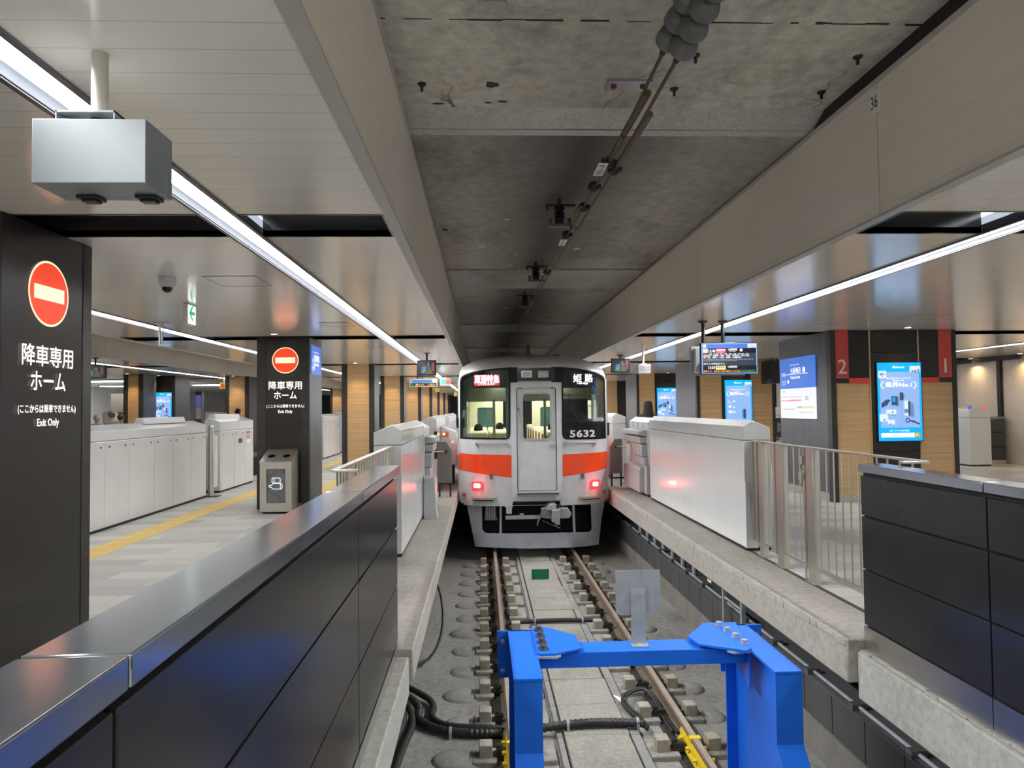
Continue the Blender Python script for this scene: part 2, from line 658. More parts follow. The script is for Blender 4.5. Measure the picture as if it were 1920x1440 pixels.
def thing(name, label, cat, loc, group=None):
    o = bpy.data.objects.new(name, None)
    COL.objects.link(o)
    o.empty_display_size = 0.1
    o.location = loc
    WLOC[o.name] = Vector(loc)
    return tag(o, label, cat, group, 'thing')


def struct(name, mb, mat, label=None, bevel=0.0):
    return mb.build(name, mat, None, bevel=bevel, label=label, kind='structure')


def copy_tree(o, off, label=None, group=None, parent=None):
    """a copy of a thing with copies of its parts and sub-parts"""
    c = o.copy()
    COL.objects.link(c)
    if parent is None:
        c.location = Vector(o.location) + Vector(off)
        WLOC[c.name] = c.location.copy()
        if label:
            c['label'] = label
        if group:
            c['group'] = group
    else:
        c.parent = parent
        WLOC[c.name] = WLOC[parent.name]
    for ch in list(o.children):
        copy_tree(ch, off, parent=c)
    return c


ORD = ['first', 'second', 'third', 'fourth', 'fifth', 'sixth', 'seventh', 'eighth', 'ninth', 'tenth', 'eleventh', 'twelfth',
       'thirteenth', 'fourteenth', 'fifteenth', 'sixteenth']
X_, Y_, Z_ = Vector((1, 0, 0)), Vector((0, 1, 0)), Vector((0, 0, 1))


def rrect(x0, x1, z0, z1, r, seg=5):
    """rounded rectangle outline, counter-clockwise"""
    r = [r] * 4 if not hasattr(r, '__len__') else r      # bl, br, tr, tl
    out = []
    for (cx, cz, a0, k) in ((x0, z0, 180, 0), (x1, z0, 270, 1), (x1, z1, 0, 2), (x0, z1, 90, 3)):
        rr = r[k]
        if rr <= 0:
            out.append((cx, cz))
            continue
        mx = cx + rr if k in (0, 3) else cx - rr
        mz = cz + rr if k in (0, 1) else cz - rr
        for i in range(seg + 1):
            a = math.radians(a0 + 90 * i / seg)
            out.append((mx + rr * math.cos(a), mz + rr * math.sin(a)))
    return out
# ------------------------------------------------------------------ setting
Y0, Y1 = -9.0, 66.0
YC0 = 0.6                  # the platform ceilings start here, the concourse lies behind
SLOTS_L = [4.29 + PITCH_Y * k for k in range(0, 9)]
SLOTS_R = [4.22 + PITCH_Y * k for k in range(0, 9)]
SLOT_W = 0.53

# platform floors
struct('floor_left', MB().box(-5.6, -0.92, Y0, Y1, -0.12, 0), TILES)
struct('floor_right', MB().box(2.93, 13.6, Y0, Y1, -0.12, 0), TILES)
struct('floor_far_left', MB().box(-24, -8.35, Y0, Y1, -0.12, 0), TILES)
# concrete coping along the track
struct('trim_1', MB().box(-0.92, -0.47, 4.75, Y1, -0.22, 0), EDGE_CONC, bevel=0.012)
struct('trim_2', MB().box(2.45, 2.93, 4.70, Y1, -0.30, 0), EDGE_CONC, bevel=0.015)
# rough broken arris on the right hand coping
mb = MB()
rnd = random.Random(3)
y = 4.71
while y < 12.5:
    l = rnd.uniform(.1, .35)
    mb.box(2.446 - rnd.uniform(0, .006), 2.47, y, y + l * .97, -.012 - rnd.uniform(.03, .07), -.012)
    y += l
struct('trim_3', mb, ROUGH_CONC, bevel=0.006)
# concrete footings under the dark panel walls
struct('trim_4', MB().box(-0.80, -0.50, Y0, 4.75, -0.31, -0.055), BASE_CONC, bevel=0.01)
struct('trim_5', MB().box(2.52, 2.92, Y0, 4.70, -0.40, -0.085), BASE_CONC, bevel=0.012)
mb = MB()
rnd = random.Random(5)
y = -1.0
while y < 4.66:
    l = rnd.uniform(.05, .16)
    mb.box(2.535 + rnd.uniform(0, .02), 2.60, y, y + l, -.086, -.078 + rnd.uniform(0, .012))
    y += l
struct('trim_6', mb, ROUGH_CONC, bevel=0.004)
# dark joint at the foot of the right railing
struct('trim_7', MB().box(2.885, 2.93, 4.72, 7.6, -0.02, 0.0015), paint('joint_dark', (.09, .08, .07), .8))

# track bed and the hollow under the platforms
struct('floor_track', MB().box(-1.5, 3.3, Y0, Y1, -1.6, -1.27), BED_CONC)
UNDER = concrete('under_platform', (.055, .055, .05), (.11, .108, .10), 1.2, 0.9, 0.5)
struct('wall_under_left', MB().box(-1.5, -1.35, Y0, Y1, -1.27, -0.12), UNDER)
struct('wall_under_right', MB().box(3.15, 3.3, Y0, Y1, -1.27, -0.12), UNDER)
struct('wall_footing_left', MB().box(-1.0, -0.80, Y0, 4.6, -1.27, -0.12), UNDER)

# ceilings: white boards with dark cross slots
def board_ceiling(name, x0, x1, slots, gaps):
    mb = MB()
    ys = [YC0]
    for s in slots:
        if s > YC0 and s < Y1:
            ys += [s, s + SLOT_W]
    ys.append(Y1)
    cols = [x0] + [q for g in gaps for q in (g - .095, g + .095)] + [x1]
    for a, b in zip(ys[0::2], ys[1::2]):
        for c, d in zip(cols[0::2], cols[1::2]):
            mb.box(c, d, a, b, ZC, ZC + 0.04)
    struct(name, mb, WHITE_CEIL)


def slot_trough(name, x0, x1, slots, gaps):
    mb = MB()
    for s in slots:
        a, b, z = s, s + SLOT_W, ZC + 0.11
        cols = [x0] + [q for g in gaps for q in (g - .10, g + .10)] + [x1]
        for c, d in zip(cols[0::2], cols[1::2]):
            mb.box(c, d, a - .012, a, ZC - .004, z)
            mb.box(c, d, b, b + .012, ZC - .004, z)
            mb.box(c, d, a, b, z, z + .02)
        mb.box(x0 - .012, x0, a, b, ZC - .004, z)
        mb.box(x1, x1 + .012, a, b, ZC - .004, z)
    struct(name, mb, paint('slot_dark', (.05, .05, .055), .16, 0.3, .05, spec=.8))


board_ceiling('ceiling_left', -5.8, -0.535, SLOTS_L, (-4.58, -1.58))
slot_trough('trim_8', -5.74, -0.60, SLOTS_L, (-4.58, -1.58))
board_ceiling('ceiling_right', 2.55, 13.6, SLOTS_R, (3.63, 11.0))
slot_trough('trim_9', 2.64, 13.4, SLOTS_R, (3.63, 11.0))
board_ceiling('ceiling_far_left', -11.5, -8.12, SLOTS_L, (-9.25,))
slot_trough('trim_10', -11.3, -8.25, SLOTS_L, (-9.25,))
struct('ceiling_hall', MB().box(-24, -11.5, Y0, Y1, 2.92, 2.98), paint('hall_ceiling', (.78, .77, .74), .5))

# fascias over the platform edges, panel by panel
def fascia(name, x0, x1, z0, z1, phase, step=3.7, lip=None):
    mb = MB()
    ys = [YC0] + [phase + step * k for k in range(-3, 17) if YC0 < phase + step * k < Y1] + [Y1]
    for a, b in zip(ys[:-1], ys[1:]):
        mb.box(x0, x1, a + .006, b - .006, z0, z1)
    struct(name, mb, FASCIA)


FT = 3.655
fascia('wall_fascia_left', -0.575, -0.525, ZC - .01, FT, 4.33)
fascia('wall_fascia_right', 2.54, 2.59, ZC - .01, FT, 4.31)
fascia('wall_fascia_far', -8.15, -8.10, ZC - .01, FT, 4.33)
fascia('wall_fascia_near', -5.85, -5.80, ZC - .01, FT, 4.33)
LIP = paint('fascia_lip', (.50, .47, .43), .4)
mb = MB()
mb.box(2.528, 2.60, YC0, Y1, ZC - .012, ZC + .004).box(2.530, 2.548, YC0, Y1, FT - .03, FT + .004)
struct('trim_11', mb, LIP)
mb = MB()
mb.box(-0.585, -0.513, YC0, Y1, ZC - .012, ZC + .004).box(-0.533, -0.515, YC0, Y1, FT - .03, FT + .004)
struct('trim_12', mb, LIP)
struct('trim_13', MB().box(2.56, 2.62, YC0, Y1, ZC + .01, 3.95), DARK)
struct('trim_14', MB().box(-0.61, -0.545, YC0, Y1, ZC + .01, 3.95), DARK)

# concrete roof over the tracks: rough near bay, a lower smooth bay, cross bands
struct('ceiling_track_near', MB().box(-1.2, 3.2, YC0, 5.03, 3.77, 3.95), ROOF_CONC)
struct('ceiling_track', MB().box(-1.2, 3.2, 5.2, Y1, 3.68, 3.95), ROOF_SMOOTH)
mb = MB()
mb.prism([(5.02, 3.77), (5.22, 3.674), (5.30, 3.674), (5.30, 3.95), (5.02, 3.95)], 0, -1.2, 3.2)
struct('trim_15', mb, ROOF_BAND)
BANDS = concrete('roof_patch', (.2, .195, .165), (.40, .39, .35), 1.2, 0.55, 0.5, stain=0.6, roughlo=0.3)
mb = MB()
for a, b in ((10.5, 12.1), (17.4, 19.0), (24.3, 26.0), (32, 33.6)):
    mb.box(-.50, 2.50, a, b, 3.655, 3.70)
struct('trim_16', mb, BANDS)
mb = MB()
for yy, x0, x1 in ((3.86, -.6, 2.6), (3.43, -.6, 2.6)):
    x = x0
    while x < x1:
        l = rnd.uniform(.04, .22)
        mb.box(x, x + l, yy + rnd.uniform(-.012, .012), yy + rnd.uniform(.004, .016), 3.766, 3.772)
        x += l + rnd.choice((0, 0, .1))
struct('trim_21', mb, DARK)
# spalled and flaked patches on the roof
def blot(mb, px, py, z, rx, ry, n=11):
    c = at(px, py, Z=z)
    pts = [(c.x + rx * rnd.uniform(.45, 1.1) * math.cos(6.283 * i / n), c.y + ry * rnd.uniform(.45, 1.1) * math.sin(6.283 * i / n)) for i in range(n)]
    mb.prism(pts, 2, z - .004, z + .004)


mb = MB()
for px, py, rx, ry in ((922, 158, .055, .05), (915, 192, .03, .015), (942, 190, .04, .02), (902, 208, .02, .012), (822, 194, .05, .012), (792, 158, .02, .012), (1480, 222, .03, .02)):
    blot(mb, px, py, 3.77, rx, ry)
struct('trim_22', mb, concrete('spall', (.05, .05, .042), (.12, .115, .095), 20, .9, .9))
mb = MB()
for px, py, rx, ry in ((903, 462, .07, .06), (1081, 466, .06, .07), (950, 411, .03, .03), (968, 477, .025, .03), (957, 497, .03, .02), (973, 500, .02, .02), (950, 577, .05, .08)):
    blot(mb, px, py, 3.68, rx, ry)
struct('trim_23', mb, concrete('flake', (.5, .48, .42), (.7, .67, .6), 20, .8, .5))
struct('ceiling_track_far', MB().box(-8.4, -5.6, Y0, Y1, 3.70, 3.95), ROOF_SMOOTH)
struct('floor_track_far', MB().box(-8.3, -5.7, Y0, Y1, -1.6, -1.27), BED_CONC)
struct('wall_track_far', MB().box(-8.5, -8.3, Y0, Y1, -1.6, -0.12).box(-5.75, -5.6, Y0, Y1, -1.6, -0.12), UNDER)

# end walls
PLAINW = paint('plain_wall', (.62, .62, .60), .6)
struct('wall_back', MB().box(-24, 16, Y1, Y1 + .2, -1.6, 3.95), paint('far_wall', (.10, .10, .10), .7))
struct('wall_front', MB().box(-24, 16, Y0 - .2, Y0, -1.6, 3.95), PLAINW)
# concourse behind the track end: bright floor, raised ceiling with broad lights added to brighten the trench
struct('floor_concourse', MB().box(-5.6, 13.6, Y0, -1.2, -.004, .003).box(-.56, 2.52, -1.2, 1.0, -.12, .0), paint('concourse_floor', (.72, .71, .68), .4))
struct('wall_trench_end', MB().box(-.56, 2.52, .9, 1.0, -1.3, -.12), BASE_CONC)
struct('wall_hall', MB().box(-20.3, -20, Y0, Y1, 0, 3.0), boards('hall_wall', (.66, .67, .68), 1.2, 1, .3, .4, width=.02))

# beige panel wall on the far right with black uprights
mb = MB()
mb.box(13.5, 13.6, Y0, Y1, 0, 2.79)
struct('wall_right', mb, paint('beige_panels', (.74, .68, .61), .45))
mb = MB()
for k in range(-3, 24):
    yy = 15.9 + k * 1.75
    mb.box(13.42, 13.5, yy - .06, yy + .06, 0, 2.70)
mb.box(13.40, 13.5, Y0, Y1, 2.66, 2.78)
struct('trim_17', mb, BLACK)

# tactile paving set flush in the floors
def paving(name, label, x0, x1, y0, y1):
    MB().box(x0, x1, y0, y1, -.01, .004).build(name, TACTILE, label=label, cat='tactile paving', kind='structure')


paving('trim_18', 'long yellow tactile strip in front of the white platform gates', -4.58, -4.24, Y0, Y1 - 2)
paving('trim_19', 'yellow tactile strip crossing beside the bin pillar', -3.35, -3.02, 13.4, 17.0)
paving('trim_20', 'yellow tactile strip on the right platform', 3.95, 4.25, 9.5, Y1 - 2)

# ------------------------------------------------------------------ ceiling light lines
def light_line(x, y0, y1, label, z=ZC, wide=(), drop=0.0, lobes=((-1, 1.0), (1, 1.0))):
    """recessed line: bright diffuser between slanted aluminium sides, with a lip under the ceiling boards"""
    t = thing('ceiling_light_line', label, 'light', (x, (y0 + y1) / 2, z - .006), 'continuous light lines along the platforms')
    for s in (-1, 1):
        X = lambda d: x + s * d
        MB().prism([(X(.045), z + .028), (X(.082), z - .006), (X(.112), z - .006), (X(.112), z - .001), (X(.092), z - .001), (X(.092), z + .06), (X(.045), z + .06)], 1, y0, y1).build('housing', HOUSING, t)
        MB().box(X(.090), X(.116), y0, y1, z - .012, z - .001).build('lip', ALU_DARK, t)
    MB().box(x - .047, x + .047, y0, y1, z + .020 - drop, z + .05).build('diffuser', WHITELED, t)
    for a, b in wide:
        for s, share in lobes:
            l = bpy.data.lights.new('line_lamp', 'AREA')
            l.shape = 'RECTANGLE'
            l.size, l.size_y = .04, b - a
            l.energy = LINE_WATT * share * (b - a)
            l.spread = math.radians(76)
            o = bpy.data.objects.new('line_lamp', l)
            COL.objects.link(o)
            o.parent = t
            o.location = Vector((x + s * .03, (a + b) / 2, z + .012)) - WLOC[t.name]
            o.rotation_euler = (0, -s * math.radians(50), 0)
    return t


W3 = ((.7, 8), (8, 16), (16, 26), (26, 40), (40, 60))
light_line(-1.58, .7, 60, 'bright light line on the left ceiling passing behind the hanging white box', wide=W3, lobes=((-1, .3), (1, 1.2)))
light_line(3.63, .7, 60, 'bright light line on the right ceiling ending above the departure board', wide=W3, lobes=((-1, 1.15), (1, .7)))
light_line(-4.58, .7, 60, 'light line on the left ceiling above the white gates, behind the hanging hook', drop=.028)
light_line(11.0, .7, 60, 'light line at the far right in front of the beige panel wall', wide=((10, 26),), drop=.034, lobes=((-1, .6), (1, 4.0)))
light_line(-9.25, .7, 60, 'light line on the lower ceiling beyond the grey beam, above the far gates', drop=.034)
for k, (x, y) in enumerate(((-15.3, 29.3), (-12.7, 34.5), (-17.3, 35.0))):
    t = thing('hall_light', ['broad white ceiling light above the hall left of the far blue screen', 'broad white ceiling light above the hall right of the far blue screen',
                             'broad white ceiling light above the hall, furthest back at the left'][k], 'light', (x, y, 2.84), 'broad hall ceiling lights')
    MB().prism(rrect(x - 1.3, x + 1.3, y - .55, y + .55, .5), 2, 2.86, 2.92).build('frame', ALU, t)
    MB().prism(rrect(x - 1.22, x + 1.22, y - .47, y + .47, .45), 2, 2.845, 2.865).build('diffuser', glow('hall_glow', (1, .99, .95), 11.0), t)


struct('ceiling_concourse', MB().box(-24, 16, Y0, YC0, 3.70, 3.95), paint('concourse_ceiling', (.82, .81, .78), .5))
struct('wall_bulkhead', MB().box(-24, -8.1, YC0 - .05, YC0, ZC, 3.95).box(-5.85, -.52, YC0 - .05, YC0, ZC, 3.95).box(2.53, 13.6, YC0 - .05, YC0, ZC, 3.95), FASCIA)
CONC = glow('concourse_fill_glow', (1, .99, .96), 9.0)  # unseen lights added behind the camera to lift trench, fascias and roof
for k, (x, y) in enumerate(((-3.4, -4.2), (1.0, -3.2), (5.4, -4.2), (1.0, -6.4), (-4.5, -7.0), (6.5, -7.0))):
    t = thing('concourse_fill_light', 'added broad fill light over the unseen concourse behind the track end, %s of six' % ORD[k], 'light', (x, y, 3.6), 'added broad concourse fill lights')
    MB().prism(rrect(x - 1.5, x + 1.5, y - .6, y + .6, .55), 2, 3.62, 3.70).build('frame', ALU, t)
    MB().prism(rrect(x - 1.4, x + 1.4, y - .5, y + .5, .48), 2, 3.56, 3.63).build('diffuser', CONC, t)


def downlight(x, y, label, z=ZC, watt=14, spot=True, r=.05, aim=0.25, size=75, group='warm downlights in front of the pillars'):
    t = thing('downlight', label, 'light', (x, y, z - .012), group)
    MB().lathe([(r + .014, 0), (r + .014, -.010), (r, -.012), (r, 0)], (x, y, z), seg=20).build('ring', ALU, t)
    MB().lathe([(r * .9, -.002), (r * .9, -.009)], (x, y, z), seg=20).build('lens', WARMGLOW, t)
    if spot:
        l = bpy.data.lights.new('downlight_lamp', 'SPOT')
        l.energy = watt
        l.color = (1.0, .66, .32)
        l.spot_size = math.radians(size)
        l.spot_blend = 0.9
        l.shadow_soft_size = .04
        o = bpy.data.objects.new('downlight_lamp', l)
        COL.objects.link(o)
        o.parent = t
        o.location = (0, 0, -.01)
        o.rotation_euler = (aim, 0, 0)
    return t
# ------------------------------------------------------------------ pillars
AMBER_TRIM = paint('gold_trim', (.55, .40, .22), .35, .5)


def pillar(x0, x1, y0, y1, face, label, open_side=+1, board_mat=GREYWOOD, side_face=None):
    """clad pillar: laminate box, a framed front panel towards -Y, dark corner strips and a steel skirting"""
    t = thing('pillar', label, 'pillar', ((x0 + x1) / 2, (y0 + y1) / 2, 0))
    MB().box(x0, x1, y0 + .03, y1, .0, ZC - .003).build('laminate_cladding', board_mat, t)
    e = .13 if x1 - x0 < 1.2 else .1
    for a, b in ((x0, x0 + e), (x1 - e, x1)):
        MB().box(a - .004, b + .004, y0 - .005, y0 + .06, 0, ZC - .003).build('corner_strip', CHAREDGE, t)
    if face is not None:
        MB().box(x0 + e, x1 - e, y0 + .004, y0 + .03, .1, ZC - .003).build('front_panel', face, t)
        MB().box(x0 + e, x1 - e, y0 + .0, y0 + .03, 0, .1).build('skirting', STEEL, t)
    xs = x1 if open_side > 0 else x0
    s = .006 * open_side
    MB().box(xs - .004 * open_side, xs + s, y0 + .06, y1 + .004, 0, .12).build('side_skirting', STEEL, t)
    return t


PIL_L = [4.2, 11.4, 18.4, 25.4, 32.5, 39.6, 46.7, 53.8, 60.9]
PX0, PX1 = -3.62, -2.79

# nearest left pillar: the sign is on its side towards the track
pn = thing('pillar', 'charcoal pillar at the left edge with the exit only sign on its flank', 'pillar', (-3.2, 4.66, 0))
MB().box(PX0, PX1 - .03, 4.2, 5.13, 0, ZC - .003).build('cladding', GREYWOOD, pn)
MB().box(PX1 - .03, PX1 - .004, 4.2, 5.03, .1, ZC - .003).build('side_panel', CHAR, pn)
MB().box(PX1 - .03, PX1, 5.035, 5.14, 0, ZC - .003).build('corner_strip', CHAREDGE, pn)
MB().box(PX1 - .03, PX1 + .002, 4.2, 5.03, 0, .1).build('skirting', STEEL, pn)

RED_GLOW = glow('no_entry_red', (1.0, .065, .018), 0.72)
CREAM_GLOW = glow('no_entry_cream', (1.0, .86, .55), 0.95)


def exit_only_sign(o, u, n, parent):
    """back-lit no-entry disc above lettering; o is the centre of the disc on the pillar face"""
    o, u, n = Vector(o), Vector(u), Vector(n)
    v = Z_
    p = o + n * .004
    MB().disc(p, u, v, .212, 56, .197).build('disc_border', CREAM_GLOW, parent)
    MB().disc(p + n * .001, u, v, .198, 56).build('red_disc', RED_GLOW, parent)
    MB().rect(p + n * .003, u, v, -.158, .158, -.046, .046).build('white_bar', CREAM_GLOW, parent)
    q = p + n * .002
    MB().text('降車専用', q + v * -.405, u, v, .133, .53, bold=.012).build('platform_lettering', TXT_WHITE, parent)
    MB().text('ホーム', q + v * -.565, u, v, .118, .36, bold=.012).build('platform_lettering', TXT_WHITE, parent)
    MB().text('(ここからは乗車できません)', q + v * -.745, u, v, .062, .60, bold=.008).build('note_lettering', TXT_WHITE, parent)
    MB().text('Exit Only', q + v * -.835, u, v, .062, .225, bold=.012).build('english_lettering', TXT_WHITE, parent)


exit_only_sign((PX1, 4.64, 2.36), Y_, X_, pn)
p1 = pillar(PX0, PX1, 11.5, 12.4, CHAR, 'charcoal pillar with the exit only sign behind the recycling bin')
exit_only_sign((-3.17, 11.5, 2.40), X_, -Y_, p1)

BLUE_SIGN = glow('station_blue', (.035, .16, .62), 0.75)
WHITE_SIGN = glow('station_white', (.74, .77, .84), 0.72)


def station_sign(o, u, n, w, h, parent_label, line_map=True):
    """blue name board over a white line map; o is the top left corner"""
    o, u, n = Vector(o), Vector(u), Vector(n)
    v = Z_
    t = thing('station_name_sign', parent_label, 'sign', o - v * h)
    hb = h * .50
    c = o + u * w / 2
    def slab(z0, z1, nm, m):
        mb = MB()
        a, b = o + v * z0, o + v * z1
        mb.add([a, a + u * w, b + u * w, b, a + n * .012, a + u * w + n * .012, b + u * w + n * .012, b + n * .012],
               [(0, 1, 2, 3), (4, 7, 6, 5), (0, 4, 5, 1), (1, 5, 6, 2), (2, 6, 7, 3), (3, 7, 4, 0)])
        return mb.build(nm, m, t)
    top = slab(-hb, 0, 'name_board', BLUE_SIGN)
    low = slab(-h, -hb - .004, 'map_board', WHITE_SIGN) if line_map else None
    f = n * .015
    W = glow('sign_white_ink', (1, 1, 1), .85)
    P = lambda a, b: o + u * (a * w) - v * (b * h) + f
    MB().text('大阪梅田', P(.465, .21), u, v, .105, .40, bold=.012).build('name_lettering', W, top)
    MB().text('お  お  さ  か  う  め  だ', P(.45, .115), u, v, .026, .36, bold=.01).build('reading_lettering', W, top)
    MB().text('Osaka-Umeda', P(.46, .32), u, v, .055, .38, bold=.008).build('english_lettering', W, top)
    MB().disc(P(.70, .215), u, v, .052, 28).build('number_disc', W, top)
    MB().text('HS', P(.70, .202), u, v, .022, bold=.01).text('01', P(.70, .232), u, v, .022, bold=.01).move(n * .002).build('number_lettering', BLUE_SIGN, top)
    mb = MB().rect(P(0, 0), u, v, .16 * w, .80 * w, -.274 * h, -.266 * h)
    for k in range(3):
        a = .055 + .04 * k
        mb.add([P(a, .265), P(a + .02, .235), P(a + .032, .235), P(a + .012, .265), P(a + .032, .295), P(a + .02, .295)], [(0, 1, 2, 3), (0, 3, 4, 5)])
    mb.build('direction_line', W, top)
    MB().text('ふくしま', P(.12, .385), u, v, .05, .17, bold=.008).text('Fukushima', P(.12, .43), u, v, .022, .15).build('next_stop_lettering', W, top)
    MB().disc(P(.25, .39), u, v, .034, 24).build('number_disc', W, top)
    if not line_map:
        return t
    mb = MB().text('停車駅ご案内', P(.11, .555), u, v, .026, .17).text('Station guide', P(.11, .59), u, v, .012, .13)
    rnd = random.Random(4)
    for k in range(34):
        a = .04 + .0175 * k
        mb.rect(P(a, .66), u, v, 0, .006, 0, .012 + rnd.random() * .03)
    for k in range(22):
        mb.rect(P(.55 + .018 * k, .885), u, v, 0, .006, -.01 - rnd.random() * .04, 0)
    for k in range(6):
        mb.rect(P(.72, .64 + .012 * k), u, v, 0, .12 * rnd.uniform(.6, 1.6), 0, .006)
    mb.build('map_lettering', glow('map_grey', (.25, .25, .28), .5), low)
    for nm, col, a, b, z0, z1 in (('red_line', (.85, .25, .25), .03, .62, .70, .715), ('pink_line', (.8, .4, .6), .28, .62, .685, .70),
                                  ('orange_line', (.9, .62, .35), .64, .96, .80, .815), ('olive_line', (.72, .66, .35), .64, .96, .818, .833),
                                  ('teal_line', (.35, .6, .55), .50, .64, .80, .833), ('brown_line', (.62, .42, .45), .06, .44, .84, .856)):
        MB().rect(P(0, 0), u, v, a * w, b * w, -z1 * h, -z0 * h).build(nm, glow(nm + '_ink', col, .6), low)
    return t


station_sign((PX1 + .002, 11.6, 2.66), Y_, X_, .70, .95, 'blue station name board on the flank of the pillar behind the recycling bin', line_map=False)

# wood-fronted pillars beyond
for k, y in enumerate(PIL_L[2:]):
    lab = ['oak-fronted pillar standing behind the left stainless railing', 'oak-fronted pillar, next one beyond the pillar behind the left railing',
           'oak-fronted pillar directly under the hanging orange text display', 'oak-fronted pillar, fourth along the left row of oak fronts',
           'oak-fronted pillar, fifth along the left row of oak fronts', 'oak-fronted pillar, sixth along the left row of oak fronts',
           'oak-fronted pillar, last one visible beside the train'][k]
    pillar(PX0, PX1, y, y + .9, WOOD, lab)
    downlight(-3.2, y - .42, ['warm downlight in front of the %s oak-fronted left pillar' % ORD[k]][0], watt=16)
downlight(-3.2, 10.98, 'small warm downlight before the charcoal pillar with the recycling bin', watt=5)
downlight(-2.42, 4.55, 'tilted warm downlight in the dark slot beside the nearest pillar', z=ZC + .128, watt=10, r=.07)

# ------------------------------------------------------------------ advertising screens
AD = dict(edge=glow('ad_cyan', (.0, .40, .88), .95), panel=glow('ad_periwinkle', (.27, .45, .83), .88), pale=glow('ad_pale', (.62, .76, .97), .95),
          white=glow('ad_white', (1, 1, 1), 1.0), dark=glow('ad_slate', (.035, .07, .15), .9), mid=glow('ad_steel', (.16, .25, .45), .85), yellow=glow('ad_mustard', (.58, .42, .05), .8))


def ad_screen(o, w, h, label, arrow=True, variant=0, detail=True):
    """portrait screen facing -Y; o is its top left corner"""
    o = Vector(o)
    t = thing('advertising_screen', label, 'screen', o - Z_ * h, 'portrait advertising screens')
    MB().box(o.x - .012, o.x + w + .012, o.y, o.y + .02, o.z - h - .012, o.z + .012).build('bezel', BLACK, t)
    s = MB().box(o.x, o.x + w, o.y - .006, o.y + .01, o.z - h, o.z).build('screen', AD['edge'], t)
    lay = [0.008]
    def P(a, b):
        return Vector((o.x + a * w, o.y - lay[0], o.z - b * h))
    def R(nm, m, a, b, c, d):
        lay[0] += .0004
        q = P(0, 0)
        return MB().rect(q, X_, Z_, a * w, c * w, -d * h, -b * h).build(nm, m, s)
    def poly(nm, m, pts):
        lay[0] += .0004
        return MB().quad(*[P(*p) for p in pts]).build(nm, m, s)
    def T(nm, m, txt, a, b, wd, ht, bold=.015):
        lay[0] += .0004
        return MB().text(txt, P(a, b), X_, Z_, ht * h, wd * w, bold=bold).build(nm, m, s)
    R('picture', AD['panel'], .05, .12, .95, .83)
    T('brand_lettering', AD['white'], 'akerun', .51, .058, .22, .026, .02)
    MB().disc(P(.375, .057), X_, Z_, .022 * w * 1.2, 20).build('brand_mark', AD['white'], s)
    R('thumbnail', AD['pale'], .74, .045, .985, .125)
    for a, b, c, d in ((.78, .10, .83, .13), (.85, .095, .90, .135), (.92, .085, .96, .13)):
        R('thumbnail_detail', AD['mid'], a, b, c, d)
    if arrow:
        R('arrow_tile', AD['pale'], .015, .105, .20, .20)
        poly('arrow', AD['mid'], [(.04, .15), (.11, .12), (.13, .127), (.085, .145), (.18, .145), (.18, .156), (.085, .156), (.13, .175), (.11, .182)])
    T('headline_lettering', AD['white'], '法人向けスマートロック', .48, .20, .56, .024)
    T('headline_lettering', AD['white'], '国内導入社数', .47, .23, .25, .016)
    T('claim_lettering', AD['white'], '業界No.1', .475, .283, .60, .066, .03)
    for sg in (-1, 1):
        lay[0] += .0004
        c = .475 + sg * .40
        mb = MB()
        for i in range(7):
            ang = (i - 3) * .27
            px, pz = c - sg * .045 * (1 - math.cos(ang)) * 4, .287 - math.sin(ang) * .06
            mb.disc(P(px, pz), X_, Z_, .014 * w, 8)
        mb.build('laurel', AD['white'], s)
    if variant == 0:
        R('picture_seam', AD['mid'], .525, .37, .53, .82)
        poly('hand', AD['dark'], [(.07, .52), (.17, .475), (.24, .47), (.28, .485), (.24, .505), (.21, .54), (.07, .58)])
        R('reader', AD['dark'], .30, .43, .44, .545)
        poly('reader_shadow', AD['mid'], [(.44, .435), (.475, .45), (.475, .56), (.40, .56), (.38, .545), (.44, .545)])
        R('reader_display', AD['edge'], .325, .445, .385, .505)
        R('sensor', AD['dark'], .49, .385, .575, .485)
        R('sensor_side', AD['mid'], .575, .41, .60, .46)
        poly('lock_shadow', AD['mid'], [(.70, .50), (.80, .53), (.81, .70), (.70, .69)])
        R('lock_side', AD['dark'], .66, .495, .725, .68)
        R('lock', AD['pale'], .59, .49, .675, .68)
        lay[0] += .0004
        MB().disc(P(.63, .62), X_, Z_, .05 * w, 20).build('lock_knob', AD['mid'], s)
        lay[0] += .0004
        MB().disc(P(.66, .74), X_, Z_, .055 * w, 20, .03 * w).build('key_ring', AD['dark'], s)
        poly('key', AD['dark'], [(.70, .735), (.78, .74), (.93, .78), (.93, .80), (.80, .77), (.70, .75)])
        for q in ((.17, .60, .40, .66), (.02, .655, .21, .75), (.20, .73, .36, .79)):
            R('picture_tile', AD['pale'], *q)
        for q in ((.18, .655, .24, .665), (.26, .67, .38, .68), (.30, .62, .33, .65), (.10, .72, .14, .74), (.22, .78, .28, .795)):
            R('picture_detail', AD['mid'], *q)
    else:
        R('lock_side', AD['dark'], .66, .60, .76, .80)
        R('lock', AD['edge'], .61, .63, .66, .78)
        for j, zz in enumerate((.45, .55, .66)):
            T('feature_lettering', AD['white'], ['( 、N', '(,', '停N'][j], .24, zz, .25, .06)
    T('call_lettering', AD['white'], 'さあ、今すぐWEBで検索。', .46, .87, .45, .02)
    R('search_box', AD['white'], .04, .90, .80, .955)
    T('search_lettering', AD['dark'], 'あけるん', .40, .927, .18, .022)
    R('search_button', AD['yellow'], .80, .90, .925, .955)
    lay[0] += .0004
    MB().disc(P(.855, .924), X_, Z_, .022 * w, 16, .014 * w).build('magnifier', AD['white'], s)
    return t


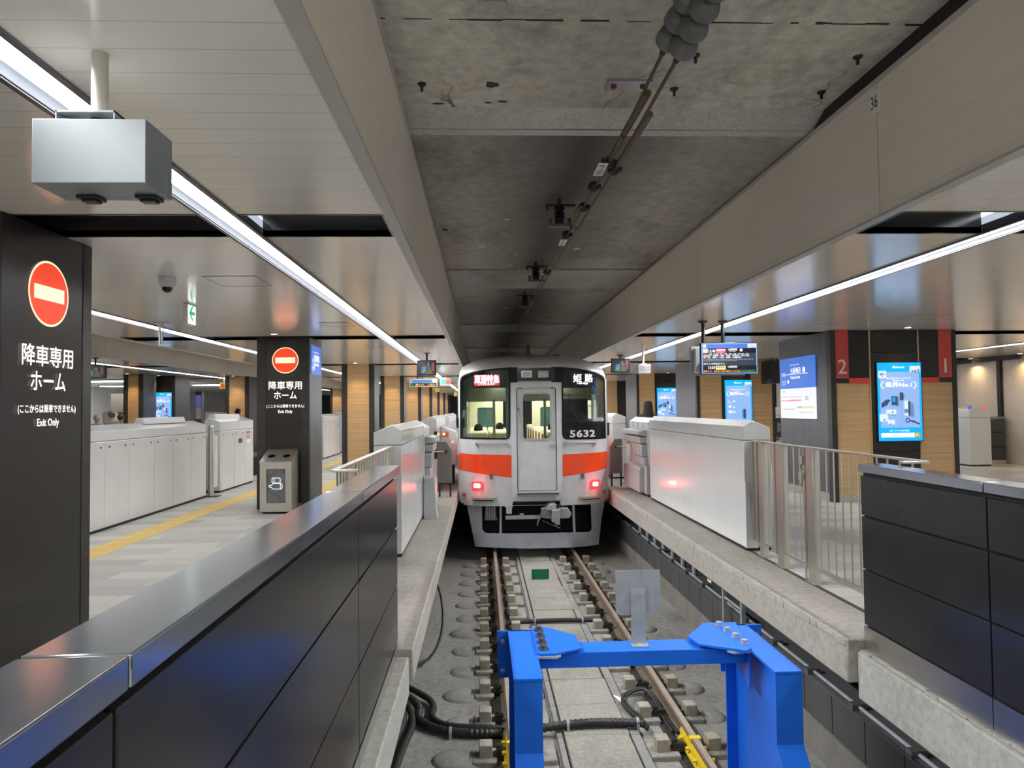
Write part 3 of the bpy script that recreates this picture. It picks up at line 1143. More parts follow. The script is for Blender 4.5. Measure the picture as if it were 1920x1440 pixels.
# right-hand pillars with the screens
def right_pillar(y, label, banded=False):
    x0, x1 = 5.65, 7.74
    d = 1.95
    t = thing('pillar', label, 'pillar', ((x0 + x1) / 2, y + d / 2, 0))
    MB().box(x0, x1, y + .04, y + d, 0, ZC - .003).build('laminate_cladding', GREYWOOD, t)
    MB().box(x0 - .006, x0 + .02, y + .14, y + d, 0, .14).build('side_skirting', STEEL, t)
    MB().box(x0 - .004, x0 + .085, y - .005, y + .13, 0, ZC - .003).build('corner_strip', CHAREDGE, t)
    MB().box(x1 - .07, x1 + .004, y - .005, y + .13, 0, ZC - .003).build('corner_strip', CHAREDGE, t)
    a, b = x0 + .65, x1 - .63
    for s0, s1 in ((x0 + .085, a), (b, x1 - .07)):
        MB().box(s0, s1, y + .008, y + .05, .12, 1.92 if banded else ZC - .003).build('oak_panel', WOOD, t)
        MB().box(s0, s1, y + .002, y + .05, 0, .12).build('skirting', STEEL, t)
    for s0 in (a, b):
        MB().box(s0 - .012, s0 + .012, y - .004, y + .05, 0, ZC - .003).build('gold_strip', AMBER_TRIM, t)
    c0, c1 = a + .02, b - .02
    MB().box(c0, c1, y + .0, y + .05, 2.42, ZC - .003).build('screen_column_top', BLACK, t)
    MB().box(c0, c1, y - .003, y + .05, .82, 2.414).build('screen_column', CHAR, t)
    MB().box(c0, c1, y + .0, y + .05, 0, .814).build('screen_column_base', CHAR, t)
    if banded:
        REDB = paint('red_band', (.62, .075, .06), .45)
        for s0, s1, r0, r1, num in ((x0 + .085, a - .012, x0 + .085, x0 + .30, '2'), (b + .012, x1 - .07, x1 - .29, x1 - .07, '1')):
            MB().box(s0, s1, y + .006, y + .05, 1.92, ZC - .003).build('black_panel', BLACK, t)
            MB().box(r0, r1, y + .0, y + .05, 2.0, ZC - .003).build('red_band', REDB, t)
            q0, q1 = (r1, s1) if num == '2' else (s0, r0)
            MB().box(q0, q1, y + .0, y + .05, 1.92, 2.0).build('red_bar', paint('red_bar', (.8, .07, .03), .45), t)
            MB().text(num, ((r0 + r1) / 2, y - .002, 2.19), X_, Z_, .23, bold=.004).build('platform_number', TXT_PLAIN, t)
    return t


PIL_R = [11.1, 18.2, 25.3, 32.4, 39.5, 46.6, 53.7]
right_pillar(PIL_R[0], 'wide pillar with red bands numbered 2 and 1 at the right', banded=True)
rl = ['oak-fronted pillar with a bright screen under the departure board', 'oak-fronted pillar with a bright screen behind the long-haired woman',
      'oak-fronted pillar just right of the train window', 'oak-fronted right pillar hidden mostly by the train, fifth of its row',
      'oak-fronted right pillar, sixth of its row', 'oak-fronted right pillar, last of its row']
for k, y in enumerate(PIL_R[1:]):
    right_pillar(y, rl[k])
sl = ['large bright blue advertising screen between the red bands 2 and 1', 'blue advertising screen right below the departure board',
      'blue advertising screen behind the woman with long black hair']
for k, y in enumerate(PIL_R[:3]):
    ad_screen((6.40 - .01 * k, y - .027, 2.245), .725, 1.265, sl[k], arrow=(k == 0), variant=1 if k == 1 else 0)
    downlight(6.7, y - .40, ['warm downlight before the pillar with red bands', 'warm downlight before the pillar under the departure board', 'warm downlight before the pillar behind the long-haired woman'][k], watt=12)
station_sign((5.64, 12.98, 2.425), -Y_, -X_, 1.40, 1.09, 'blue and white station name board on the flank of the red-banded pillar')

# far left pillars beyond the next track
t = pillar(-10.9, -10.15, 23.7, 24.9, CHAR, 'charcoal pillar with a blue screen beyond the left gates')
ad_screen((-10.82, 23.67, 2.23), .58, 1.02, 'blue advertising screen beyond the left platform gates', arrow=False)
downlight(-10.5, 23.3, 'warm downlight above the screen beyond the left gates', watt=12)
for (px0, px1, yy, lab) in ((238, 262, 22.5, 'narrow oak-fronted pillar left of the far blue screen'), (428, 461, 24.5, 'oak-fronted pillar behind the far gate with the person in front')):
    a, b = at(px0, 720, Y=yy), at(px1, 720, Y=yy)
    pillar(a.x - .1, b.x + .1, yy, yy + .9, WOOD, lab)
    downlight((a.x + b.x) / 2, yy - .4, 'warm downlight before the ' + lab, watt=14)
a, b = at(619, 740, Y=40.5), at(645, 740, Y=40.5)
pillar(a.x, b.x, 40.5, 41.4, WOOD, 'small oak-fronted pillar far beyond the left gates beside the bin pillar')
downlight((a.x + b.x) / 2, 40.1, 'warm downlight before the small far oak pillar', watt=14)
# wall lamps over the beige panels
for k in range(9):
    y = 12.4 + 1.75 * k
    downlight(13.32, y + .85, 'warm downlight washing the beige panel wall, %s from the near end' % ORD[k], watt=16, r=.06, aim=0, size=130, group='warm downlights along the beige wall')
# ------------------------------------------------------------------ dark panel walls at the track end
def panel_wall(label, xf, xb, segs, rows, top, base, cap_over):
    """xf is the face towards the track, xb the back"""
    s = 1 if xf > xb else -1
    t = thing('panel_wall', label, 'wall', ((xf + xb) / 2, segs[-1][1] - .5, base))
    MB().box(xf - s * .022, xb, segs[0][0], segs[-1][1] - .004, base, top - .05).build('backing', DARK, t)
    for a, b in segs:
        for z0, z1 in rows:
            MB().box(xf, xf - s * .02, a + .006, b - .006, z0, z1).build('panel', BLACKPANEL, t, bevel=.003)
        MB().box(xf + s * cap_over, xb - s * .012, a + .004, b - .004, top - .055, top).build('cap', BLACKCAP, t, bevel=.004)
        MB().box(xf + s * .002, xf - s * .03, a + .004, b - .004, base, rows[-1][0] - .012).build('steel_skirting', STEELX, t)
    return t


panel_wall('long black panel wall with a sloping line of cap in the left foreground', -0.577, -0.715,
           [(-2.2, -1.0), (-1.0, 1.14), (1.14, 3.30), (3.30, 4.79)], [(.80, 1.125), (.41, .79), (.035, .40)], 1.21, -.055, .022)
panel_wall('black panel wall with horizontal joints at the right edge', 2.575, 2.72,
           [(-2.2, 1.3), (1.3, 3.50), (3.50, 4.70)], [(.835, 1.10), (.475, .825), (.10, .465)], 1.18, -.085, .015)

# ------------------------------------------------------------------ railings
def flat_rail(label, x, posts, bars, y_near, y_far, ret, gate=False, top=1.205):
    t = thing('steel_railing', label, 'railing', (x, (y_near + y_far) / 2, 0))
    mb = MB().box(x - .028, x + .028, y_near, y_far, top - .016, top)
    mb.box(min(x, ret), max(x, ret) + .0, y_near - .05, y_near, top - .016, top)
    mb.build('top_rail', STEELX, t, bevel=.003)
    MB().box(x - .016, x + .016, y_near, y_far, .135, .15).build('bottom_rail', STEELX, t)
    for a, b in posts:
        MB().box(x - .028, x + .028, a, b, 0, top - .015).build('post', STEEL, t, bevel=.002)
        MB().box(x - .05, x + .05, a - .02, b + .02, 0, .006).build('foot_plate', STEELX, t)
    for y in bars:
        MB().cyl((x, y, .15), (x, y, top - .016), .0075, seg=8).build('baluster', STEEL, t)
    return t


RX = 2.945
ry = lambda px, X=RX: at(px, 900, X=X).y
rr = flat_rail('stainless railing with a locked gate in front of the right white barrier', RX,
               [(ry(1434), ry(1427)), (ry(1472), ry(1460)), (ry(1530), ry(1517))],
               [ry(q) for q in (1440, 1449, 1477, 1489, 1500, 1536.5, 1550, 1564, 1579, 1594, 1610, 1627, 1645, 1665, 1688, 1712)], 4.56, ry(1412.5), 2.76)
for a, b in ((ry(1424), ry(1420.5)), (ry(1416), ry(1412.5))):
    MB().box(RX - .028, RX + .028, a, b, .13, 1.19).build('end_plate', STEEL, rr)
yg = ry(1511)
MB().box(RX - .02, RX + .02, yg - .02, yg + .02, .1, 1.19).build('gate_stile', STEEL, rr)
MB().box(RX - .02, RX + .02, ry(1456), ry(1452), .1, 1.19).build('gate_stile', STEEL, rr)
lk = MB().box(RX - .05, RX - .02, yg - .03, yg + .05, .90, .98).build('latch', STEELX, rr, bevel=.006)
MB().cyl((RX - .055, yg - .02, .87), (RX - .055, yg - .02, 1.0), .008, seg=10).build('latch_bolt', STEEL, lk)
MB().box(RX - .035, RX - .022, yg + .0, yg + .05, 1.04, 1.12).build('lock_plate', paint('lock_plate', (.55, .53, .5), .4, .3), rr, bevel=.008)
MB().cyl((RX - .02, yg, .0), (RX - .02, yg, .12), .012, seg=10).build('drop_bolt', STEEL, rr)
for z in (.30, 1.0):
    MB().box(RX - .034, RX - .026, ry(1474), ry(1468), z, z + .11).build('gate_hinge', STEEL, rr)

LX = -0.95
ly = lambda px: at(px, 880, X=LX).y
z4 = lambda u: 600 + u * .0972
flat_rail('stainless railing with a sloping top bar behind the left black wall', LX,
          [(ly(z4(480)), ly(z4(600))), (ly(z4(985)), ly(z4(1070))), (ly(z4(1305)), ly(z4(1395)))],
          [ly(z4(q)) for q in (335, 395, 455, 700, 760, 815, 870, 915, 960, 1110, 1150, 1190, 1230, 1270)], 4.60, 7.46, -0.80)

# ------------------------------------------------------------------ platform gates
SEAM = paint('seam_dark', (.12, .12, .12), .6)


def gate_housing(label, xt, xp, y0, y1, cap=1.20, eave=1.34, ridge=1.42, doors=None, group=None, name='platform_gate'):
    """white gabled housing; xt is its face to the track, xp its face to the platform"""
    t = thing(name, label, 'platform gate', ((xt + xp) / 2, (y0 + y1) / 2, 0), group)
    s = 1 if xp > xt else -1
    xr = xt + (xp - xt) * .32
    MB().box(xt + s * .01, xp - s * .01, y0 + .02, y1 - .02, 0, .035).build('plinth', DARK, t)
    MB().box(xt, xp, y0, y1, .035, cap - .003).build('body', WHITEPAINT, t, bevel=.008)
    MB().prism([(xt, cap + .003), (xp, cap + .003), (xp, eave), (xr, ridge), (xt, eave + .01)], 1, y0, y1).build('roof_cap', WHITEPAINT, t, bevel=.006)
    if doors:
        for a, b in zip(doors[:-1], doors[1:]):
            d = MB().box(xp, xp + s * .006, a + .006, b - .006, .06, cap - .015).build('service_door', WHITEPAINT, t)
            for yy in (a + .11, b - .11):
                MB().cyl((xp + s * .006, yy, cap - .08), (xp + s * .012, yy, cap - .08), .016, seg=12).build('lock', ALU_DARK, d)
    return t


gl = gate_housing('glossy white gate housing behind the left railing, catching red train light', -0.865, -1.165, 7.62, 10.55)
gr = gate_housing('long white gate housing beside the right railing with a red glow on its side', 2.86, 3.16, 7.58, 11.9)
MB().prism([(2.86, .035), (2.86, .75), (2.99, .035)], 1, 7.55, 7.578).build('corner_gusset', WHITEPAINT, gr)

ya = [at(q, 900, X=-5.1).y for q in (195.7, 241.4, 288.4, 324, 356.7, 386)]
gA = gate_housing('long white gate housing with six locker doors in front of the next track', -5.42, -5.1, 3.5, ya[-1], doors=[ya[0] - 1.7, ya[0] - .85] + ya)
a, b = at(262, 790, X=-5.3).y, at(340, 790, X=-5.3).y
MB().prism([(-5.40, 1.40), (-5.22, 1.40), (-5.25, 1.50), (-5.36, 1.50)], 1, a, b).build('roof_box', WHITEPAINT, gA, bevel=.01)
bo = thing('gate_post', 'slim grey post at the end of the long locker-door housing', 'post', (-5.05, ya[-1] + .12, 0))
MB().cyl((-5.05, ya[-1] + .12, 0), (-5.05, ya[-1] + .12, 1.30), .05, seg=16).ball((-5.05, ya[-1] + .12, 1.30), (.05, .05, .03), 16, 8).build('shaft', STEEL, bo)
MB().box(-5.16, -4.90, ya[-1] + .02, ya[-1] + .22, 0, .02).build('foot_plate', ALU_DARK, bo)
yb0, yb1 = at(413, 900, X=-5.1).y, at(475, 898, X=-5.1).y
gB = gate_housing('white gate housing with warning stickers left of the bin pillar', -5.42, -5.1, yb0, yb1, eave=1.38, ridge=1.46,
                  doors=[yb0 + .05, yb0 + .75, yb0 + 1.4, yb1 - .03])
MB().prism([(-5.40, 1.42), (-5.22, 1.42), (-5.25, 1.53), (-5.36, 1.53)], 1, yb0 + .1, yb1 - .5).build('roof_box', WHITEPAINT, gB, bevel=.01)
MB().box(-5.36, -5.14, yb0 - .5, yb0 - .01, .12, 1.12).build('door_pocket', WHITEPAINT, gB, bevel=.01)
p = at(451, 826, X=-5.09)
MB().box(-5.1, -5.088, p.y - .1, p.y + .1, p.z - .045, p.z + .045).build('service_window', ALU_DARK, gB)
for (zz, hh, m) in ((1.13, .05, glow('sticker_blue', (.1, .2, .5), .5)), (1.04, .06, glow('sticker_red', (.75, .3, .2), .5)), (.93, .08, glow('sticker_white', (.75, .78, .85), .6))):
    p = at(466, 800, X=-5.09)
    st = MB().box(-5.1, -5.089, p.y - .09, p.y + .09, zz - hh / 2, zz + hh / 2).build('sticker', m, gB)
gC = gate_housing('white gate housing far behind the bin pillar, before the wide oak pillar', -5.42, -5.1, 22.9, 25.5, eave=1.38, ridge=1.45, doors=[23.0, 23.8, 24.6, 25.4])
gate_housing('small white gate unit right behind the far gate housing', -5.46, -5.1, 26.2, 27.2, eave=1.42, ridge=1.5)
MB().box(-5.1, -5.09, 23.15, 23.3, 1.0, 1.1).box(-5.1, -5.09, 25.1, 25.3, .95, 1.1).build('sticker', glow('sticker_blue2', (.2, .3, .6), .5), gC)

# far right gate units on platform one
g1 = gate_housing('white gate unit in front of the beige panel wall at the far right', 12.08, 12.62, 16.9, 19.6, eave=1.38, ridge=1.46)
for k, (xx, m) in enumerate(((12.15, glow('lamp_blue', (.1, .15, .7), .6)), (12.5, glow('lamp_red', (.9, .12, .08), .9)))):
    MB().box(xx - .03, xx + .03, 16.95, 17.0, 1.40, 1.50).build('signal_lamp', m, g1)
g2 = gate_housing('white gate unit with a dark poster behind the red-banded pillar', 10.02, 10.70, 24.0, 26.5, eave=1.42, ridge=1.5)
pf = MB().box(10.06, 10.46, 23.985, 24.0, .35, 1.12).build('poster', paint('poster_dark', (.04, .038, .036), .5), g2)
mb = MB()
rnd = random.Random(11)
for k in range(9):
    mb.rect((10.06, 23.982, .35), X_, Z_, .20 + (k % 2) * .04, .26 + (k % 2) * .06, .30 + k * .035, .318 + k * .035)
for k in range(14):
    q = rnd.random() * .36
    mb.rect((10.06, 23.982, .35), X_, Z_, q, q + .03, .01 + rnd.random() * .03, .06 + rnd.random() * .10)
mb.rect((10.06, 23.982, .35), X_, Z_, .01, .10, .45, .53)
mb.build('poster_marks', TXT_PLAIN, pf)
t = thing('panel_wall', 'short grey panel wall at the far right edge beside the white gate unit', 'wall', (13.0, 17.6, 0))
for z0, z1 in ((.12, .43), (.45, .80), (.82, 1.15)):
    MB().box(12.70, 13.36, 17.4, 17.43, z0, z1).build('panel', paint('grey_panel', (.05, .054, .06), .4), t, bevel=.004)
MB().box(12.72, 13.38, 17.425, 19.5, 0, 1.14).build('backing', DARK, t)
MB().box(12.68, 13.38, 17.39, 19.5, 1.16, 1.21).build('cap', BLACKCAP, t)
MB().box(12.74, 13.38, 17.40, 17.43, 0, .11).build('steel_skirting', STEEL, t)

# gate machinery beyond the right housing: stacked control boxes towards the track
def gate_machine(label, xt, xp, y0, y1, stripes=True, side=1):
    t = thing('gate_control_unit', label, 'platform gate', ((xt + xp) / 2, (y0 + y1) / 2, 0))
    s = side
    gate = [(xt, .04), (xp, .04), (xp, 1.28), ((xt + xp) / 2, 1.38), (xt, 1.30)]
    MB().prism(gate, 1, y0, y1).build('housing', WHITEPAINT, t, bevel=.006)
    MB().box(xt, xp, y0 + .02, y1 - .02, 0, .04).build('plinth', DARK, t)
    if stripes:
        for q, m in ((.25, glow('stripe_red', (.55, .12, .06), .4)), (.5, glow('stripe_blue', (.1, .15, .3), .4)), (.78, glow('stripe_red', (.55, .12, .06), .4))):
            yy = y0 + (y1 - y0) * q
            MB().box(xt - s * .002, xt + s * .01, yy - .025, yy + .025, 1.19, 1.30).build('colour_stripe', m, t)
    f = lambda d: xt - s * d
    L = y1 - y0
    MB().prism([(f(0), 1.16), (f(.14), 1.15), (f(.17), 1.08), (f(0), 1.05)], 1, y0 + .10, y1 + .02).build('sensor_hood', GATEGREY, t, bevel=.004)
    MB().box(f(0), f(.12), y0 + .12, y1, .93, 1.045).build('drive_box', paint('drive_box', (.5, .49, .45), .4), t, bevel=.006)
    cb = MB().box(f(0), f(.10), y0 + .08, y0 + L * .55, .70, .92).build('switch_box', GATEGREY, t, bevel=.006)
    MB().box(f(.10), f(.108), y0 + .22, y0 + .36, .74, .88).build('switch', paint('switch_cream', (.6, .58, .48), .5), cb)
    MB().box(f(0), f(.08), y0 + .02, y0 + L * .7, .56, .69).build('cover', GATEGREY, t, bevel=.01)
    MB().prism([(f(0), .52), (f(.10), .50), (f(.13), .46), (f(.13), .06), (f(0), .06)], 1, y0 + .18, y1 - .02).build('motor_box', paint('motor_box', (.46, .45, .44), .3), t, bevel=.006)
    MB().box(f(0), f(.05), y0 - .02, y0 + .14, .05, .55).build('side_cover', GATEGREY, t, bevel=.006)
    return t


gate_machine('white and grey gate control unit with colour stripes beside the train nose', 2.90, 3.16, 12.15, 13.7, side=1)
gate_machine('grey gate control unit at the far end of the glossy left housing', -0.865, -1.16, 10.62, 11.6, stripes=False, side=-1)

# door leaves standing across the gaps
def door_leaf(label, x0, x1, y, z0, z1, chamf):
    t = thing('gate_leaf', label, 'platform gate', ((x0 + x1) / 2, y, z0))
    c0, c1 = (.10 if chamf == 'l' else 0), (.10 if chamf == 'r' else 0)
    MB().prism([(x0, z0), (x1, z0), (x1, z1 - c1 * 1.6), (x1 - c1, z1), (x0 + c0, z1), (x0, z1 - c0 * 1.6)], 1, y, y + .05).build('leaf', GATEDARK, t, bevel=.005)
    xm = x0 + (x1 - x0) * .5
    MB().box(xm - .02, xm + .05, y - .012, y, (z0 + z1) / 2 + .17, (z0 + z1) / 2 + .22).build('latch', BLACK, t)
    xa = x1 if chamf == 'l' else x0
    MB().cyl((xm, y - .02, (z0 + z1) / 2 + .195), (xa + (.12 if chamf == 'l' else -.12), y - .02, (z0 + z1) / 2 + .195), .012, seg=8).build('rod', STEEL, t)
    for q in (x0 + .03, x1 - .03):
        MB().box(q - .015, q + .015, y + .01, y + .04, .0, z0 + .01).build('leg', DARK, t)
    return t


door_leaf('dark swing leaf of the gate between the left housing and the train', -0.80, -0.545, 12.7, .25, .99, 'r')
door_leaf('dark swing leaf of the gate right of the train', 2.55, 2.80, 13.95, .25, .94, 'l')
# further white housings along the left track edge
h1 = gate_housing('second white gate housing along the left platform edge, with an amber lamp unit beside it', -0.87, -1.17, 13.6, 17.0, eave=1.36, ridge=1.44)
MB().box(-0.92, -0.86, 13.585, 13.6, .62, 1.15).build('door_slot', BLACK, h1)
b1 = thing('gate_lamp_unit', 'sloped white lamp unit with orange and red lights beside the train', 'platform gate', (-0.70, 15.2, .45))
MB().prism([(-0.864, .40), (-0.55, .40), (-0.53, .98), (-0.56, 1.10), (-0.864, 1.22)], 1, 14.9, 15.6).build('case', WHITEPAINT, b1, bevel=.01)
MB().box(-0.84, -0.70, 14.885, 14.9, .99, 1.10).build('lamp_plate', paint('orange_plate', (.7, .2, .08), .4), b1)
MB().cyl((-0.80, 14.87, 1.05), (-0.80, 14.885, 1.05), .025, seg=14).build('amber_lamp', glow('amber', (1, .8, .3), 3), b1)
MB().cyl((-0.62, 14.88, .88), (-0.62, 14.9, .88), .025, seg=14).build('red_lamp', glow('lampred', (1, .15, .08), 3), b1)
MB().box(-0.68, -0.64, 14.885, 14.9, .64, .72).build('switch', BLACK, b1)
MB().box(-0.86, -0.60, 14.95, 15.55, 0, .40).build('dark_stand', DARK, b1)
gate_housing('third white gate housing along the left platform edge, mostly behind the train', -0.87, -1.17, 19.0, 24.0, eave=1.36, ridge=1.44)
gate_housing('white gate housing right of the train beyond the control unit', 2.88, 3.18, 15.4, 19.0, eave=1.36, ridge=1.44)
s1 = thing('sensor_cabinet', 'small grey wedge-shaped cabinet on the left platform edge beside the glossy housing', 'cabinet', (-.75, 10.35, 0))
MB().prism([(-.845, 0), (-.655, 0), (-.67, .12), (-.69, .585), (-.83, .585)], 1, 10.2, 10.5).build('case', GATEGREY, s1, bevel=.005)
MB().box(-.845, -.84, 10.195, 10.2, .02, .5).box(-.83, -.69, 10.22, 10.48, .585, .60).build('lid', WHITEPAINT, s1)

# ------------------------------------------------------------------ recycling bin
bn = thing('recycling_bin', 'stainless steel recycling bin with two round holes in front of the charcoal pillar', 'bin', (-3.21, 11.2, 0))
bx0, bx1, by0, by1 = at(487, 958, Y=11.0).x, at(546.5, 958, Y=11.0).x, 11.0, 11.42
cx = (bx0 + bx1) / 2
MB().prism([(by0 + .02, .03), (by1, .03), (by1, .94), (by0 + .02, .775)], 0, bx0, bx0 + .015).prism([(by0 + .02, .03), (by1, .03), (by1, .94), (by0 + .02, .775)], 0, bx1 - .015, bx1).box(bx0, bx1, by1 - .012, by1, .03, .94).build('case', STEEL, bn)
sl = (.955 - .79) / (by1 - by0)
ell = lambda c: [(c + .058 * math.cos(2 * math.pi * i / 28), .19 + .06 * math.sin(2 * math.pi * i / 28)) for i in range(28)]
lid = MB().plate([(bx0 - .004, -.006), (bx1 + .004, -.006), (bx1 + .004, .425), (bx0 - .004, .425)], [ell(cx - .115), ell(cx + .115)],
                 lambda a, b, w: (a, by0 + b - w * .3, .79 + sl * b + w), 0, .014).build('lid', STEELX, bn)
MB().text('びん・かん・ペットボトル', (cx + .01, by0 + .36, .808 + sl * .36), X_, (0, 1, sl), .035, .42).build('lid_lettering', TXT_BLACK, lid)
fr = MB().plate([(bx0, .03), (bx1, .03), (bx1, .79), (bx0, .79)], [rrect(bx0 + .10, bx1 - .09, .165, .69, .015)], lambda a, b, w: (a, by0 - w, b), -.018, 0).build('door', STEEL, bn)
MB().box(bx0 + .10, bx1 - .09, by0 + .008, by0 + .012, .165, .69).build('window', glass('bin_window', (.92, .92, .93), .03, .6), fr)
MB().box(bx0 + .03, bx0 + .055, by0 - .012, by0, .40, .48).build('handle', ALU, bn, bevel=.004)
mb = MB()
rnd = random.Random(2)
n = 14
g = [[(bx0 + .10 + (bx1 - bx0 - .19) * i / n, by0 + .03 + .02 * math.sin(i * 1.7 + j) * math.cos(j * 2.1) + rnd.uniform(-.006, .006), .16 + .54 * j / n) for i in range(n + 1)] for j in range(n + 1)]
vs = [q for r_ in g for q in r_]
mb.add(vs, [(j * (n + 1) + i, j * (n + 1) + i + 1, (j + 1) * (n + 1) + i + 1, (j + 1) * (n + 1) + i) for j in range(n) for i in range(n)])
mb.add([(bx0 + .09, by0 + .08, .1), (bx1 - .08, by0 + .08, .1), (bx1 - .08, by0 + .08, .75), (bx0 + .09, by0 + .08, .75)], [(0, 1, 2, 3)])
mb.build('plastic_liner', paint('liner', (.46, .45, .455), .25, 0, .2, 9.0, .6), bn, ang=80)
pw = by0 - .001
def outline(pts, wd=.008):
    mb = MB()
    for a, b in zip(pts, pts[1:] + pts[:1]):
        a3, b3 = Vector((a[0], pw, a[1])), Vector((b[0], pw, b[1]))
        d = (b3 - a3).normalized()
        nn = Vector((-d.z, 0, d.x)) * wd / 2
        mb.quad(a3 - nn - d * wd * .3, b3 - nn + d * wd * .3, b3 + nn + d * wd * .3, a3 + nn - d * wd * .3)
    return mb
INK = glow('bin_icon', (.75, .88, 1.0), 1.0)
mx, mz = cx + .0, .475
outline(rrect(mx - .055, mx + .07, mz, mz + .075, .02, 3)).box(mx - .03, mx - .022, pw - .001, pw, mz, mz + .075).build('can_icon', INK, fr)
outline([(mx - .10, mz - .065), (mx - .07, mz - .065), (mx - .035, mz - .095), (mx + .085, mz - .095), (mx + .10, mz - .075), (mx + .10, mz - .03), (mx + .085, mz - .01),
         (mx - .035, mz - .01), (mx - .07, mz - .04), (mx - .10, mz - .04)]).box(mx + .07, mx + .078, pw - .001, pw, mz - .095, mz - .01).build('bottle_icon', INK, fr)
MB().prism([(by0 + .03, .72), (by1 - .02, .72), (by1 - .02, .90), (by0 + .03, .765)], 0, bx0 + .02, bx1 - .02).build('hole_shade_block', DARK, bn)  # dark block under the lid, painting the shade inside the holes
for q in (bx0 + .05, bx1 - .05):
    MB().box(q - .03, q + .03, by0 + .05, by1 - .05, 0, .03).build('foot', DARK, bn)
# ------------------------------------------------------------------ track
RXL, RXR, RTOP = 0.22, 1.70, -1.10


def rail(x, label):
    t = thing('rail', label, 'rail', (x, 20, -1.25))
    h = .0335
    prof = [(-.065, -1.25), (.065, -1.25), (.065, -1.238), (.012, -1.222), (.009, -1.14), (h, -1.128), (h, RTOP - .012), (h - .012, RTOP - .001), (-h + .012, RTOP - .001), (-h, RTOP - .012), (-h, -1.128),
            (-.009, -1.14), (-.012, -1.222), (-.065, -1.238)]
    MB().prism([(x + a, b) for a, b in prof], 1, 5.06, 60).build('rail_body', RUST, t)
    MB().box(x - .022, x + .022, 5.06, 60, RTOP - .001, RTOP).build('running_surface', RAILTOP, t)


rail(RXL, 'left rusty running rail passing under the blue buffer post')
rail(RXR, 'right rusty running rail passing behind the grey metal sign')

SLP = [5.80 + .637 * k for k in range(-1, 12)]
# sleeper humps, rail beds and inner slabs: part of the track floor
mb = MB()
rnd = random.Random(8)
for k, y in enumerate(SLP):
    w = rnd.uniform(.8, 1.15)
    mb.ball((-.20, y + .02, -1.285), (.22 * w, .19, .066 * w), 18, 10)
    mb.ball((2.06, y + .02, -1.285), (.16, .16, .07 * w), 18, 10)
struct('floor_sleeper_humps', mb, BED_CONC)
mb = MB()
for y in SLP:
    for x0, x1 in ((-.10, .10), (.34, .58), (1.34, 1.58), (1.80, 1.98)):
        mb.box(x0, x1, y - .12, y + .12, -1.28, -1.225)
struct('floor_sleepers', mb, SLAB_CONC, bevel=.012)
struct('floor_rail_trough', MB().box(.06, .36, 3.6, 60, -1.272, -1.262).box(1.56, 1.84, 3.6, 60, -1.272, -1.262), concrete('oily_bed', (.035, .033, .03), (.075, .07, .06), 3.0, .6, .6))
mb, mb2 = MB(), MB()
y, k = 4.2, 0
rnd = random.Random(21)
while y < 13:
    l = (.62, .24, .50, .20, .44)[k % 5]
    (mb if k % 2 == 0 else mb2).box(.68, 1.235 + rnd.uniform(-.01, .01), y + .004, y + l - .004, -1.28, -1.212 + rnd.uniform(-.004, .004))
    mb2.box(.615, .665, y + .004, y + l - .004, -1.28, -1.225).box(1.25, 1.33, y + .004, y + l - .004, -1.28, -1.222)
    y += l
mb.box(.68, 1.235, y, 60, -1.28, -1.212)
struct('floor_slabs', mb, SLAB_CONC, bevel=.006)
struct('floor_slab_joints', mb2, concrete('slab_grey', (.19, .19, .18), (.31, .31, .30), 3.0, .85, .5, stain=.5), bevel=.006)

BLOCK = concrete('shoulder_block', (.26, .24, .19), (.42, .39, .32), 6.0, .8, .5, stain=.3)
CLIP = paint('rail_clip', (.05, .045, .04), .6, .5, .2, 20.0)


def fastener(xb, xr, y, label):
    s = 1 if xr > xb else -1
    t = thing('rail_fastener', label, 'rail fastener', (xb, y, -1.225), 'rail fasteners along the track')
    MB().box(xb - .055, xb + .055, y - .06, y + .06, -1.23, -1.125).build('shoulder_block', BLOCK, t, bevel=.008)
    mb = MB().box(xb + s * .06, xr - s * .07, y - .045, y + .045, -1.235, -1.215)
    mb.prism([(xb + s * .075, -1.215), (xr - s * .075, -1.215), (xr - s * .05, -1.185), (xr - s * .09, -1.165), (xb + s * .09, -1.175)], 1, y - .035, y + .025)
    mb.build('spring_clip', CLIP, t)
    bx = xb + s * .105
    MB().cyl((bx, y - .005, -1.20), (bx, y - .005, -1.14), .012, seg=8).cyl((bx, y - .005, -1.165), (bx, y - .005, -1.145), .022, seg=6).build('bolt', CLIP, t)
    return t


cols = [(.005, RXL, 'outer side of the left rail'), (.405, RXL, 'inner side of the left rail'), (1.45, RXR, 'inner side of the right rail'), (1.872, RXR, 'outer side of the right rail')]
for xb, xr, where in cols:
    proto = None
    for k, y in enumerate(SLP):
        lab = 'concrete-shouldered rail fastener on the %s, %s from the blue buffer' % (where, ORD[k])
        if proto is None:
            proto = fastener(xb, xr, y, lab)
        else:
            copy_tree(proto, (0, y - SLP[0], 0), lab)

# yellow joint clamps on the rail ends
def clamp(x, y0, y1, label):
    t = thing('rail_clamp', label, 'rail clamp', (x, (y0 + y1) / 2, -1.25), 'yellow rail clamps')
    for s in (-1, 1):
        b = MB().prism([(x + s * .036, -1.235), (x + s * .07, -1.235), (x + s * .07, -1.215), (x + s * .05, -1.20), (x + s * .05, -1.15), (x + s * .036, -1.125)], 1, y0, y1).build('clamp_bar', YELLOW, t, bevel=.003)
        for k in range(4):
            yy = y0 + (k + .5) * (y1 - y0) / 4
            MB().cyl((x + s * .048, yy, -1.175), (x + s * .085, yy, -1.175), .017, seg=6).build('bolt', YELLOW, b)
    MB().box(x - .045, x + .045, y0 + (y1 - y0) * .62, y0 + (y1 - y0) * .69, -1.20, RTOP + .004).build('strap', YELLOW, t)


